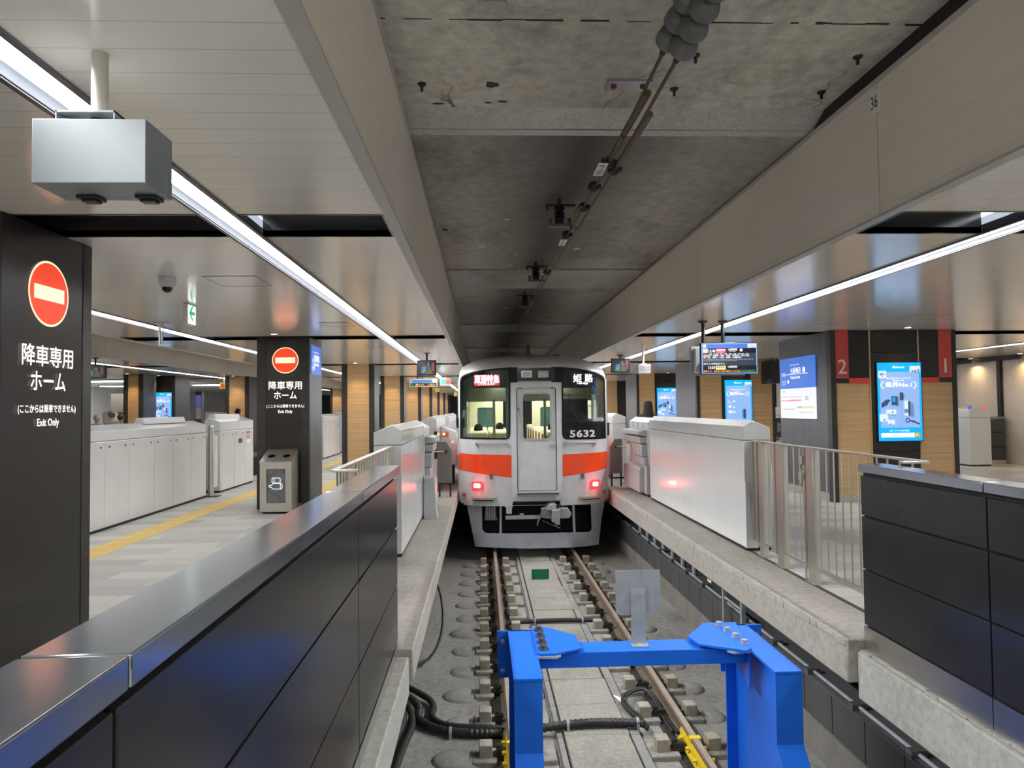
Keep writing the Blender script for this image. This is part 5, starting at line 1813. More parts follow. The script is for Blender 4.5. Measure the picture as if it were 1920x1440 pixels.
t = thing('guide_sign', 'small yellow and red hanging sign beyond the far gates', 'sign', ((a.x + b.x) / 2, y, a.z))
MB().box(a.x, b.x, y, y + .06, a.z, b.z).build('yellow_case', glow('sign_yellow', (.55, .42, .05), .6), t)
MB().box(a.x + .05, a.x + .17, y - .004, y, a.z + .04, b.z - .04).build('red_panel', glow('sign_red', (.6, .08, .05), .6), t)
MB().cyl(((a.x + b.x) / 2, y + .03, b.z), ((a.x + b.x) / 2, y + .03, ZC), .014, seg=8).build('hanger', ALU, t)
for k, (px0, px1, py0, py1, y) in enumerate(((815, 824, 728, 735, 34.0), (851, 857, 736, 743, 42.0))):
    a, b = at(px0, py1, Y=y), at(px1, py0, Y=y)
    MB().box(a.x, b.x, y, y + .08, a.z, b.z).cyl(((a.x + b.x) / 2, y + .04, b.z), ((a.x + b.x) / 2, y + .04, ZC), .02, seg=8).build('yellow_sign', glow('sign_yellow', (.55, .42, .05), .6),
        label=['yellow hanging sign far down the left platform, nearer one', 'yellow hanging sign far down the left platform, further one beside the train'][k], cat='sign', kind='thing')

# departure board
y = 9.5
a, b = at(1316, 701, Y=y), at(1419, 643, Y=y)
w, h = b.x - a.x, b.z - a.z
t = thing('departure_board', 'large hanging departure board with train times over the right platform', 'departure board', ((a.x + b.x) / 2, y + .3, a.z))
MB().box(a.x - .008, b.x + .008, y, y + .06, a.z - .008, b.z + .008).build('front_bezel', BLACK, t, bevel=.004)
MB().box(a.x + .03, b.x - .03, y + .06, y + .13, a.z + .03, b.z - .03).build('front_back', ALU, t, bevel=.02)
MB().box(a.x - .008, b.x + .008, y + .46, y + .52, a.z - .0, b.z + .0).build('rear_screen', paint('screen_shell', (.42, .45, .48), .35, .3), t, bevel=.006)
MB().box(a.x + .02, b.x - .02, y + .38, y + .46, a.z + .03, b.z - .03).build('rear_back', ALU, t, bevel=.02)
MB().box(a.x + .15, b.x - .15, y + .13, y + .38, a.z + .18, a.z + .24).build('crossbar', ALU_DARK, t)
for f in (.14, .50):
    xx = a.x + w * f
    MB().cyl((xx, y + .25, b.z - .2), (xx, y + .25, ZC), .025, seg=12).lathe([(.07, 0), (.06, -.02), (.03, -.04)], (xx, y + .25, ZC), seg=16).build('hanger', BLACK, t)
s = MB().box(a.x, b.x, y - .004, y, a.z, b.z).build('screen', glow('board_frame', (.30, .45, .85), .7), t)
lay = [.0045]
def bR(nm, col, st, x0, z0, x1, z1):
    lay[0] += .0003
    MB().rect((a.x, y - lay[0], b.z), X_, Z_, x0 * w, x1 * w, -z1 * h, -z0 * h).build(nm, glow('board_%s' % nm, col, st), s)
def bT(nm, col, st, txt, x0, zc, wd, ht, bold=.015):
    lay[0] += .0003
    MB().text(txt, (a.x + (x0 + wd / 2) * w, y - lay[0], b.z - zc * h), X_, Z_, ht * h, wd * w, bold=bold).build(nm, glow('board_%s' % nm, col, st), s)
bR('body', (.035, .05, .085), .8, .02, .16, .98, .97)
bR('header', (.05, .17, .75), .9, .02, .035, .83, .15)
bR('clock', (.85, .9, 1), 1.0, .83, .03, .98, .15)
lay[0] += .0003
MB().disc((a.x + .055 * w, y - lay[0], b.z - .09 * h), X_, Z_, .055 * h, 24).build('line_mark', glow('board_white', (1, 1, 1), 1.0), s)
bT('line_lettering', (.05, .17, .75), .9, '2', .045, .09, .02, .06)
bT('clock_label', (.02, .03, .06), 1, '現在時刻', .865, .055, .08, .025)
bT('clock_lettering', (.02, .03, .06), 1, '13:31', .855, .105, .10, .06)
bR('row', (.004, .005, .01), .6, .02, .165, .98, .32)
bR('mark_tile', (.85, .88, .95), .9, .025, .175, .11, .315)
bT('mark_lettering', (.1, .1, .2), 1, '先発', .04, .22, .055, .05)
bT('time_lettering', (1, 1, 1), 1.0, '13:40', .125, .255, .12, .09)
bR('express_tile', (.75, .06, .12), .9, .255, .185, .44, .32)
bT('express_lettering', (1, 1, 1), 1.0, '直通特急', .265, .225, .155, .07)
bT('express_lettering', (1, 1, 1), 1.0, 'Ltd. Exp.', .29, .295, .10, .025)
bT('place_lettering', (1, 1, 1), 1.0, '山陽姫路', .475, .21, .165, .075)
bT('place_lettering', (1, 1, 1), 1.0, 'Sanyo-Himeji', .50, .275, .11, .025)
for zz, nm in ((.23, 'platform_disc'), (.785, 'platform_disc')):
    lay[0] += .0003
    MB().disc((a.x + (.71 if zz < .5 else .70) * w, y - lay[0], b.z - zz * h), X_, Z_, .05 * h, 24).build(nm, glow('board_white', (1, 1, 1), 1.0), s)
    lay[0] += .0003
    MB().text('②', (a.x + (.71 if zz < .5 else .70) * w, y - lay[0], b.z - zz * h), X_, Z_, .06 * h).build('disc_lettering', glow('board_grey', (.6, .6, .6), .8), s)
bR('stops_tag', (.65, .08, .08), .8, .025, .345, .10, .38)
bT('stops_lettering', (1, 1, 1), .9, '尼崎、甲子園、西宮、芦屋、魚崎、御影、神戸三宮、元町、', .13, .36, .72, .045)
bT('stops_lettering', (1, 1, 1), .9, '高速神戸、新開地、板宿、須磨、山陽垂水、舞子公園、', .03, .415, .83, .045)
bT('stops_lettering', (1, 1, 1), .9, '東二見、高砂、大塩、飾磨、山陽姫路', .03, .47, .68, .045)
bR('note_tag', (.55, .07, .07), .8, .025, .52, .07, .55)
bT('note_lettering', (.7, .72, .78), .7, 'Amagasaki, Koshien, Nishinomiya, Ashiya, Uozaki, Mikage, Kobe-sannomiya', .09, .535, .84, .03)
bT('note_lettering', (.7, .72, .78), .7, 'Motomachi, Kosoku Kobe, Shinkaichi, Itayado, Suma, Tarumi, Maiko-koen', .03, .58, .60, .03)
bT('notice_lettering', (.95, .95, 1), .9, '前から6両編成です。', .03, .675, .40, .05)
bR('row2', (.004, .005, .01), .6, .02, .735, .98, .86)
bT('time_lettering', (1, 1, 1), 1.0, '13:50', .115, .80, .12, .085)
bR('express_tile_yellow', (.80, .78, .30), .9, .245, .74, .425, .87)
bT('express_lettering_dark', (.1, .14, .25), .9, '直通特急', .26, .785, .145, .06)
bT('place_lettering', (1, 1, 1), 1.0, '山陽姫路', .465, .775, .165, .07)
bR('ticker', (.003, .003, .004), .6, .02, .88, .98, .965)
bT('ticker_orange', (1, .38, .08), 1.0, '権尊され、基本的人権が尊重される社会', .025, .922, .66, .06)
bT('ticker_green', (.05, .6, .2), .9, 'のために努めます。', .70, .922, .26, .06)
# board beyond the red-banded pillar, seen edge on
y = 17.5
a2, b2 = at(1446, 726, Y=y), at(1472, 668, Y=y)
t = thing('departure_board', 'black hanging display glimpsed left of the blue name board, with a lit blue edge', 'departure board', ((a2.x + b2.x) / 2, y, a2.z))
MB().box(a2.x, a2.x + .25, y, y + .6, a2.z + .1, b2.z - .1).build('case', BLACK, t)
MB().box(a2.x + .25, b2.x + .35, y - .01, y + .05, a2.z, b2.z).build('screen', glow('edge_screen', (.03, .09, .16), .8), t)
MB().box(a2.x + .25, b2.x + .35, y - .012, y - .008, b2.z - .12, b2.z - .03).box(a2.x + .25, a2.x + .28, y - .012, y - .008, a2.z, b2.z).build('screen_header', glow('edge_cyan', (.15, .6, .8), .9), t)
MB().cyl((a2.x + .3, y + .3, b2.z - .1), (a2.x + .3, y + .3, ZC), .025, seg=10).build('hanger', BLACK, t)

# ------------------------------------------------------------------ people glimpsed over the gates
SKIN = paint('skin', (.56, .36, .26), .5)


def person(x, y, height, label, hair_col, top_col, long_hair=False, turn=0.0, ground=0.0):
    k = height / 1.70
    t = thing('person', label, 'person', (x, y, ground))
    J = {'pel': (0, 0, .95), 'waist': (0, 0, 1.10), 'chest': (0, 0, 1.30), 'neck': (0, .0, 1.44), 'nk2': (0, -.01, 1.50), 'head': (0, -.015, 1.60),
         'shL': (-.16, 0, 1.38), 'elL': (-.22, .02, 1.12), 'wrL': (-.23, -.06, .88), 'haL': (-.23, -.09, .80),
         'shR': (.16, 0, 1.38), 'elR': (.22, .02, 1.12), 'wrR': (.23, -.06, .88), 'haR': (.23, -.09, .80),
         'hpL': (-.09, 0, .90), 'knL': (-.10, -.02, .50), 'anL': (-.10, .01, .09), 'toL': (-.11, -.14, .03),
         'hpR': (.09, 0, .90), 'knR': (.10, -.02, .50), 'anR': (.10, .01, .09), 'toR': (.11, -.14, .03)}
    R = dict(pel=.125, waist=.115, chest=.125, neck=.06, nk2=.052, head=.085, shL=.062, elL=.045, wrL=.032, haL=.035, shR=.062, elR=.045, wrR=.032, haR=.035,
             hpL=.085, knL=.058, anL=.042, toL=.035, hpR=.085, knR=.058, anR=.042, toR=.035)
    E = [('pel', 'waist'), ('waist', 'chest'), ('chest', 'neck'), ('neck', 'nk2'), ('nk2', 'head'), ('chest', 'shL'), ('shL', 'elL'), ('elL', 'wrL'), ('wrL', 'haL'), ('chest', 'shR'), ('shR', 'elR'),
         ('elR', 'wrR'), ('wrR', 'haR'), ('pel', 'hpL'), ('hpL', 'knL'), ('knL', 'anL'), ('anL', 'toL'), ('pel', 'hpR'), ('hpR', 'knR'), ('knR', 'anR'), ('anR', 'toR')]
    names = list(J)
    rot = Matrix.Rotation(turn, 3, 'Z')

    def skinned(nm, keys, mat, grow=0.0, lv=2):
        idx = [n for n in names if n in keys]
        me = bpy.data.meshes.new(nm)
        me.from_pydata([rot @ (Vector(J[n]) * k) for n in idx], [(idx.index(p), idx.index(q)) for p, q in E if p in keys and q in keys], [])
        ob = bpy.data.objects.new(nm, me)
        COL.objects.link(ob)
        ob.parent = t
        WLOC[ob.name] = WLOC[t.name]
        sk = ob.modifiers.new('skin', 'SKIN')
        sk.use_smooth_shade = True
        for i, n in enumerate(idx):
            rr = (R[n] + grow) * k
            me.skin_vertices[0].data[i].radius = (rr, rr)
            me.skin_vertices[0].data[i].use_root = n == ('pel' if 'pel' in keys else idx[0])
        ss = ob.modifiers.new('smooth', 'SUBSURF')
        ss.levels = ss.render_levels = lv
        me.materials.append(mat)
        return ob

    skinned('body', set(names), SKIN)
    skinned('jacket', {'pel', 'waist', 'chest', 'neck', 'shL', 'elL', 'wrL', 'shR', 'elR', 'wrR'}, paint('cloth_%s' % label[:24], top_col, .85), .018)
    skinned('trousers', {'pel', 'hpL', 'knL', 'anL', 'hpR', 'knR', 'anR'}, paint('trousers_dark', (.05, .05, .07), .85), .015)
    M3 = lambda p: Vector((x, y, ground)) + rot @ (Vector(p) * k)
    mb = MB().ball((0, -.015, 1.605), (.078, .095, .112), 18, 12)
    mb.v = [M3(p) for p in mb.v]
    hd = mb.build('head', SKIN, t)
    mb = MB().ball((0, -.112, 1.59), (.012, .018, .022), 8, 6).ball((-.08, -.005, 1.59), (.012, .022, .03), 8, 6).ball((.08, -.005, 1.59), (.012, .022, .03), 8, 6)
    mb.v = [M3(p) for p in mb.v]
    mb.build('nose_and_ears', SKIN, hd)
    mb = MB().ball((-.03, -.10, 1.61), (.012, .008, .008), 8, 6).ball((.03, -.10, 1.61), (.012, .008, .008), 8, 6)
    mb.v = [M3(p) for p in mb.v]
    mb.build('eyes', TXT_BLACK, hd)
    mb = MB().ball((0, -.104, 1.555), (.022, .007, .006), 8, 6)
    mb.v = [M3(p) for p in mb.v]
    mb.build('mouth', paint('lips', (.4, .15, .13), .5), hd)
    HM = paint('hair_%d_%d' % (int(hair_col[0] * 999), int(hair_col[2] * 999)), hair_col, .5, 0, .3, 30)
    mb = MB().ball((0, .015, 1.635), (.095, .105, .10), 18, 12)
    if long_hair:
        mb.lathe([(.07, .10), (.10, .02), (.108, -.08), (.125, -.20), (.15, -.34), (.13, -.42), (.05, -.44)], (0, .045, 1.62), (0, 0, 1), 20)
    mb.v = [M3(p) for p in mb.v]
    mb.build('hair', HM, t)
    return t


p = at(1214, 770, Y=14.6)
person(p.x, 14.6, 1.67, 'person with long black hair behind the right gate housing', (.012, .01, .01), (.05, .05, .055), True, math.pi)
p = at(210, 779, Y=19.0)
person(p.x, 19.0, 1.60, 'person with a brown head of hair over the left gates', (.11, .08, .04), (.35, .32, .30), False, math.pi)
p = at(227, 783, Y=19.6)
person(p.x, 19.6, 1.52, 'person with dark hair just right of the brown-haired one', (.03, .03, .035), (.10, .10, .12), False, math.pi)
p = at(182, 784, Y=20.5)
person(p.x, 20.5, 1.50, 'person in a beige hood at the far left over the gates', (.42, .37, .28), (.45, .40, .30), False, math.pi)
p = at(446, 773, Y=22.5)
person(p.x, 22.5, 1.64, 'person whose dark hair shows above the gate with stickers', (.02, .015, .012), (.2, .2, .22), False, math.pi)
# pale blank boards beyond the gates and the hall furniture behind
for k, (px0, px1, py0, py1, y, m, nm, lab) in enumerate((
        (192, 214, 772, 800, 22.0, WHITEPAINT, 'white_partition', 'white rounded partition behind the brown-haired person'),
        (215, 236, 772, 800, 23.0, WHITEPAINT, 'white_partition', 'white rounded partition behind the dark-haired person'),
        (208, 232, 738, 790, 30.0, paint('brown_board', (.13, .11, .09), .6), 'brown_partition', 'brown partition on the far hall wall'),
        (262, 285, 728, 790, 26.5, paint('grey_post', (.12, .12, .12), .5), 'poster_column', 'dark column with a black and white poster beyond the gates'),
        (366, 378, 734, 790, 27.0, GREYWOOD, 'information_column', 'dark column with a blue and white notice beyond the gates'),
        (385, 420, 773, 800, 24.0, paint('counter_grey', (.4, .4, .4), .5), 'ticket_counter', 'grey counter beyond the gates'))):
    a, b = at(px0, 735, Y=y), at(px1, py0, Y=y)
    t = thing(nm, lab, 'partition' if 'partition' in nm else ('column' if 'column' in nm else 'counter'), ((a.x + b.x) / 2, y, 0))
    MB().prism(rrect(a.x, b.x, 0, b.z, (0, 0, .12, .12) if 'white' in nm else 0), 1, y, y + .25).build('panel', m, t)
    if nm == 'poster_column':
        q = MB().box(a.x + .14, b.x - .06, y - .012, y, 1.0, 2.05).build('poster', paint('poster_white', (.62, .62, .62), .6), t)
        rnd = random.Random(6)
        mb = MB()
        for i in range(46):
            u0, v0 = rnd.random() * .8, rnd.random()
            if .35 < v0 < .6 and .2 < u0 < .7:
                continue
            ww = (b.x - a.x - .2)
            mb.rect((a.x + .14, y - .014, 1.02), X_, Z_, u0 * ww, u0 * ww + .05 + rnd.random() * .05, v0 * .92, v0 * .92 + .03 + rnd.random() * .06)
        mb.build('poster_print', TXT_BLACK, q)
    if nm == 'information_column':
        MB().box(a.x + .02, b.x - .02, y - .012, y, 1.75, 2.2).build('blue_notice', glow('notice_blue', (.10, .12, .35), .6), t)
        MB().box(a.x + .02, b.x - .02, y - .012, y, 1.3, 1.73).build('white_notice', paint('notice_white', (.6, .6, .6), .6), t)
# ------------------------------------------------------------------ train
TY = 13.04                     # nose of the train
TX, HW = 0.988, 1.425          # centre line and half width


def tp(u, v):
    """front-of-train point from the photograph crop (840..1180 x 620..1060, 3.273x)"""
    p = at(840 + u * .30548, 620 + v * .30556, Y=TY)
    return (p.x, p.z)


def yf(x):
    d = max(0.0, abs(x - TX) - .80) / (HW - .80)
    return .05 * min(1, abs(x - TX) / .8) ** 2 + .42 * d ** 2.3


CUTS = [TX + q for q in (-1.40, -1.35, -1.3, -1.25, -1.2, -1.12, -1.05, -.98, -.9, -.8, -.6, -.4, .4, .6, .8, .9, .98, 1.05, 1.12, 1.2, 1.25, 1.3, 1.35, 1.40)]


def on(w):
    """lay a (x, z) outline on the curved front, w metres proud of it"""
    return lambda a, b, t: (a, TY + yf(a) - w - t, b)


SILVER = paint('train_silver', (.60, .61, .63), .36, .12, .06, 5.0)
SILVERROOF = paint('train_roof', (.56, .56, .565), .38, .1, .12, 4.0)
SKIRTG = paint('train_skirt', (.47, .50, .56), .45, .1, .08, 6.0)
ORANGE = paint('train_orange', (.88, .066, .005), .3, 0, .04, 5.0, coat=.3)
MASK = paint('train_black_mask', (.007, .007, .008), .35, 0, .1, 5.0, .25)
GL = glass('windscreen', (.82, .88, .85), .01, .55)
tr = thing('train', 'silver commuter train with an orange band and red tail lights, numbered 5632', 'train', (TX, TY, -1.1))

ZB = -.235                      # bottom edge of the body
ZS = tp(62, 240)[1]             # cantrail height
top_pts = [tp(*q) for q in ((66, 300), (75, 277), (100, 262), (150, 248), (220, 237), (300, 228), (380, 221), (500, 217), (600, 217), (690, 219), (780, 226), (850, 236), (920, 250), (975, 270), (995, 290), (1000, 310))]
XL, XR = TX - HW, TX + HW
ztop = lambda x: None
mid = [q for q in top_pts if XL + .01 < q[0] < XR - .01]
zl = (mid[0][1] + mid[-1][1]) / 2
outer = [(XL, ZB + .06), (XL + .05, ZB)]
d0, d1 = tp(392, 1070)[0], tp(695, 1070)[0]
zn = tp(500, 1048)[1]
outer += [(d0, ZB), (d0 + .03, zn), (d1 - .03, zn), (d1, ZB), (XR - .05, ZB), (XR, ZB + .06), (XR, zl - .05)] + [q for q in mid[::-1]] + [(XL, zl - .05)]
wl = [tp(*q) for q in ((66, 668), (66, 300), (76, 279), (100, 264), (150, 250), (220, 239), (300, 230), (383, 223), (383, 640), (376, 658), (360, 668))]
wr = [tp(*q) for q in ((700, 640), (697, 222), (780, 229), (850, 239), (920, 253), (972, 272), (992, 292), (1003, 668), (728, 668), (710, 660))]
wl[0] = (XL + .02, wl[0][1]); wl[1] = (XL + .02, wl[1][1] - .02)
wr[6] = (XR - .02, wr[6][1]); wr[7] = (XR - .02, wr[7][1])
hb = [tp(*q) for q in ((383, 224), (697, 222), (697, 316), (383, 318))]
dw = [tp(*q) for q in ((455, 385), (628, 385), (628, 665), (455, 665))]
dwo = rrect(dw[0][0], dw[1][0], dw[2][1], dw[0][1], .07)
mb = MB().plate(outer, [wl[::-1], wr[::-1], dwo], on(0), -.05, 0, CUTS)
mb.build('front_shell', SILVER, tr, ang=30)
# roof dome
zr_pts = [tp(*q) for q in ((62, 240), (75, 215), (100, 197), (170, 168), (260, 151), (380, 142), (500, 139), (600, 139), (690, 142), (800, 156), (890, 175), (960, 200), (990, 222), (1002, 238))]


def interp(pts, x):
    pts = sorted(pts)
    if x <= pts[0][0]:
        return pts[0][1]
    for a, b in zip(pts, pts[1:]):
        if x <= b[0]:
            return a[1] + (b[1] - a[1]) * (x - a[0]) / (b[0] - a[0])
    return pts[-1][1]


NX, NT = 48, 8
xs = [TX - HW * math.cos(math.pi * i / NX) for i in range(NX + 1)]
TB = [(XL, zl - .05)] + mid + [(XR, zl - .05)]
ZRF = [(XL, zl - .02)] + [(a, max(b, interp(TB, a) + .01)) for a, b in zr_pts if XL < a < XR] + [(XR, zl - .02)]
LEN = 46.0
mb = MB()
grid = []
for x in xs:
    zf, zr = interp(TB, x), interp(ZRF, x)
    col = []
    for j in range(NT + 1):
        a = math.pi / 2 * j / NT
        col.append((x, TY + yf(x) + .55 * (1 - math.cos(a)), zf + (zr - zf) * math.sin(a)))
    col.append((x, TY + LEN, zr))
    grid.append(col)
nt_ = NT + 2
vs = [p for c in grid for p in c]
mb.add(vs, [(i * nt_ + j, (i + 1) * nt_ + j, (i + 1) * nt_ + j + 1, i * nt_ + j + 1) for i in range(NX) for j in range(nt_ - 1)])
mb.build('roof', SILVERROOF, tr, ang=60)
mb = MB()
for s in (-1, 1):
    x = TX + s * HW
    y0 = TY + yf(x)
    mb.box(x - .02, x + .02, y0, TY + LEN, ZB + .06, zl - .03)
mb.build('side_wall', SILVER, tr)
MB().box(TX - HW + .05, TX + HW - .05, TY + .35, TY + LEN, ZB - .01, ZB + .03).build('underframe', DARK, tr)
MB().box(TX - HW + .25, TX + HW - .25, TY + 1.4, TY + LEN, -.95, ZB - .01).build('underfloor_gear', DARK, tr)

# black mask, windscreens and number panel
def ring(o, i):
    return MB().plate(o, [i[::-1]], on(.006), -.03, 0, CUTS)


def inset(pts, d):
    cx = sum(p[0] for p in pts) / len(pts)
    cz = sum(p[1] for p in pts) / len(pts)
    out = []
    n = len(pts)
    ar = sum(pts[i][0] * pts[(i + 1) % n][1] - pts[(i + 1) % n][0] * pts[i][1] for i in range(n))
    sg = 1 if ar > 0 else -1
    for k in range(n):
        a, b, c = Vector((*pts[k - 1], 0)), Vector((*pts[k], 0)), Vector((*pts[(k + 1) % n], 0))
        e1, e2 = (b - a).normalized(), (c - b).normalized()
        n1, n2 = Vector((-e1.y, e1.x, 0)) * sg, Vector((-e2.y, e2.x, 0)) * sg
        m = (n1 + n2)
        m = m / max(.3, m.length_squared / 2)
        q = b + m * d
        out.append((q.x, q.y))
    return out


gw = inset(wl, .032)
zmask = tp(500, 352)[1]
zn1 = tp(800, 570)[1]
m1 = ring(wl, gw).build('window_surround', MASK, tr)
gr_ = [p for p in inset(wr, .032)]
lowr = tp(800, 565)[1]
gr2 = [(a, max(b, lowr)) for a, b in gr_]
gr2 = [gr2[0]] + gr2[1:8] + [(gr2[0][0], lowr)]
gr2 = [(gr2[0][0], lowr)] + gr2[1:7] + [(gr2[7][0], lowr)]
MB().plate(wr, [gr2[::-1]], on(.006), -.03, 0, CUTS).build('window_surround', MASK, tr)
MB().plate(hb, [], on(.004), -.03, 0, CUTS).build('headlight_panel', MASK, tr)
hp = [tp(*q) for q in ((425, 228), (655, 226), (655, 308), (425, 310))]
MB().plate(hp, [], on(.010), -.01, 0).build('headlight_cover', BLACKGLOSS, tr)
gly = MB().plate(gw, [], on(-.004), -.006, 0, CUTS).build('windscreen', GL, tr)
gry = MB().plate(gr2, [], on(-.004), -.006, 0, CUTS).build('windscreen', GL, tr)
p = [tp(*q) for q in ((700, 572), (1004, 570), (1004, 668), (728, 670), (706, 655))]
mb = MB().text('5632', (tp(830, 632)[0], TY, tp(830, 632)[1]), X_, Z_, .125, .485, bold=.03, space=1.05)
mb.v = [Vector((q.x, TY + yf(q.x) - .012, q.z)) for q in mb.v]
mb.build('fleet_number', paint('fleet_white', (.75, .75, .75), .4), tr)
# black upper bands inside the glass, where the destination blinds sit
def blind(u0, u1, v0, v1, parent, nm, m, w=-.02):
    a, b = tp(u0, v1), tp(u1, v0)
    return MB().plate([(a[0], a[1]), (b[0], a[1]), (b[0], b[1]), (a[0], b[1])], [], on(w), -.01, 0, CUTS).build(nm, m, tr)


BLIND = paint('blind_black', (.012, .013, .016), .4)
for pts, nm in ((gw, 'l'), (gr2, 'r')):
    zc = tp(500, 348)[1] if nm == 'l' else tp(800, 350)[1]
    pp = [(a, max(b, zc)) for a, b in pts]
    mb = MB()
    up = [q for q in pts if q[1] > zc + .01]
    xa, xb = min(q[0] for q in pts), max(q[0] for q in pts)
    up = sorted(up)
    mb.plate([(xa + .01, zc), (xb - .01, zc)] + up[::-1], [], on(-.05), -.01, 0, CUTS).build('display_box', BLIND, tr)
LEDR = glow('blind_red', (.85, .06, .035), .9)
a, b = tp(160, 338), tp(318, 268)
yb = TY + yf((a[0] + b[0]) / 2) + .012
bl = MB().plate(rrect(a[0], b[0], a[1], b[1], .02), [], lambda x, z, w: (x, yb - w, z), 0, .004).build('destination_display', LEDR, tr)
zc_ = (a[1] + b[1]) / 2
mg = MB().plate(rrect(a[0] + .01, b[0] - .01, a[1] + (b[1] - a[1]) * .30, b[1] - .008, .015), [], lambda x, z, w: (x, yb - .0045 - w, z), 0, .001).build('magenta_field', glow('blind_magenta', (.75, .10, .28), .9), bl)
MB().text('直通特急', ((a[0] + b[0]) / 2, yb - .008, zc_ + .022), X_, Z_, .15, .46, bold=.035).build('lettering', glow('blind_white', (1, .97, 1), 1.6), bl)
MB().text('LTD.EXP.', ((a[0] + b[0]) / 2, yb - .008, a[1] + .027), X_, Z_, .034, .32, bold=.02).build('lettering', glow('blind_white', (1, .97, 1), 1.6), bl)
a, b = tp(758, 340), tp(900, 258)
yb = TY + yf((a[0] + b[0]) / 2) + .012
bl = MB().plate(rrect(a[0], b[0], a[1], b[1], .02), [], lambda x, z, w: (x, yb - w, z), 0, .004).build('destination_display', paint('blind_dark', (.015, .017, .03), .4), tr)
c = tp(828, 290)
MB().text('姫', (tp(797, 290)[0], yb - .008, c[1]), X_, Z_, .15, .155, bold=.03).text('路', (tp(867, 290)[0], yb - .008, c[1]), X_, Z_, .15, .145, bold=.03).build('lettering', glow('blind_bluewhite', (.9, .94, 1), 1.8), bl)
MB().text('HIMEJI', (tp(828, 324)[0], yb - .009, tp(828, 324)[1]), X_, Z_, .042, .20, bold=.03).build('lettering', glow('blind_bluewhite', (.9, .94, 1), 1.8), bl)

# gangway door with its frame
fo = rrect(tp(386, 318)[0], tp(693, 318)[0], tp(500, 1040)[1], tp(500, 318)[1], (.02, .02, .10, .10))
di = rrect(tp(418, 350)[0], tp(662, 350)[0], tp(500, 985)[1], tp(500, 350)[1], (.01, .01, .05, .05))
MB().plate(fo, [di[::-1]], on(.035), -.035, 0).build('door_frame', SILVER, tr, bevel=.006)
MB().plate(di, [dwo[::-1]], on(.002), -.03, 0).build('door_gap', DARK, tr)
dd = MB().plate(inset(di, .014), [dwo[::-1]], on(.012), -.02, 0).build('gangway_door', SILVER, tr)
MB().plate(inset(dwo, -.02), [inset(dwo, .012)[::-1]], on(.022), -.01, 0).build('window_rubber', paint('window_trim', (.45, .47, .48), .3, .5), dd)
MB().plate(inset(dwo, .005), [], on(.004), -.006, 0).build('door_window', GL, dd)
h = tp(640, 700)
MB().cyl((h[0] + .04, TY - .05, h[1]), (h[0] + .04, TY - .01, h[1]), .022, seg=12).box(h[0] - .08, h[0] + .05, TY - .06, TY - .045, h[1] - .012, h[1] + .012).cyl((h[0] + .045, TY - .035, h[1] - .05), (h[0] + .045, TY - .01, h[1] - .05), .018, seg=12).build('door_handle', STEEL, dd, bevel=.003)
h = tp(432, 482)
MB().cyl((h[0], TY - .05, h[1]), (h[0], TY - .01, h[1]), .02, seg=12).tube([(h[0], TY - .04, h[1]), (h[0] + .03, TY - .035, h[1] - .10), (h[0] + .05, TY - .03, h[1] - .25)], .004, 6).build('lock_chain', ALU_DARK, dd)
a, b = tp(424, 1010), tp(678, 985)
MB().box(a[0], b[0], TY - .11, TY - .02, a[1], b[1]).build('door_step', STEEL, tr, bevel=.004)
MB().box(a[0], b[0], TY - .112, TY - .108, a[1] + .012, b[1] - .012).build('step_tread', paint('step_dark', (.10, .10, .095), .6, .3), tr)

# orange bands
for pts in ([(66, 760), (380, 763), (389, 772), (389, 902), (66, 865)], [(1008, 748), (712, 759), (704, 768), (706, 896), (1008, 853)]):
    q = [tp(*z) for z in pts]
    q = [(min(max(a, XL + .003), XR - .003), b) for a, b in q]
    MB().plate(q, [], on(.004), -.004, 0, CUTS).build('orange_band', ORANGE, tr)
mb = MB()
for s in (-1, 1):
    x = TX + s * (HW + .021)
    mb.box(x - .002, x + .002, TY + .45, TY + LEN, tp(66, 865)[1], tp(66, 760)[1])
mb.build('side_band', ORANGE, tr)

# lamps
for (u0, v0, u1, v1) in ((143, 930, 213, 982), (880, 920, 946, 972)):
    a, b = tp(u0, v1), tp(u1, v0)
    lx = (a[0] + b[0]) / 2
    yy = TY + yf(lx)
    m = lambda x, z, w: (x, TY + yf(x) - w, z)
    tl = MB().plate(rrect(a[0], b[0], a[1], b[1], .035), [], on(.0), -.02, .025, CUTS).build('tail_lamp', glow('tail_red', (1.0, .035, .04), 1.3), tr, bevel=.006)
    MB().plate(rrect(a[0] + .045, b[0] - .045, a[1] + .04, b[1] - .035, .02), [], on(.026), 0, .003, CUTS).build('lens', glow('tail_core', (1.0, .30, .22), 12.0), tl)
    l = bpy.data.lights.new('tail_lamp_light', 'POINT')
    l.energy = 0.9
    l.color = (1, .05, .06)
    l.shadow_soft_size = .04
    lo = bpy.data.objects.new('tail_lamp_light', l)
    COL.objects.link(lo)
    lo.parent = tr
    lo.location = Vector((lx, yy - .12, (a[1] + b[1]) / 2)) - WLOC[tr.name]
for (u0, u1) in ((450, 515), (552, 617)):
    a, b = tp(u0, 288), tp(u1, 246)
    hl = MB().plate(rrect(a[0], b[0], a[1], b[1], .02), [], on(.012), 0, .006).build('headlight', paint('lamp_glass', (.35, .36, .36), .12, .6, .3, 60.0), tr)
    cx_, cz = (a[0] + b[0]) / 2, (a[1] + b[1]) / 2
    MB().lathe([(.045, 0), (.04, .01), (.015, .012)], (cx_ - .03, TY - .018, cz), (0, -1, 0), 16).lathe([(.045, 0), (.04, .01), (.015, .012)], (cx_ + .04, TY - .018, cz), (0, -1, 0), 16).build('reflector', ALU, hl)

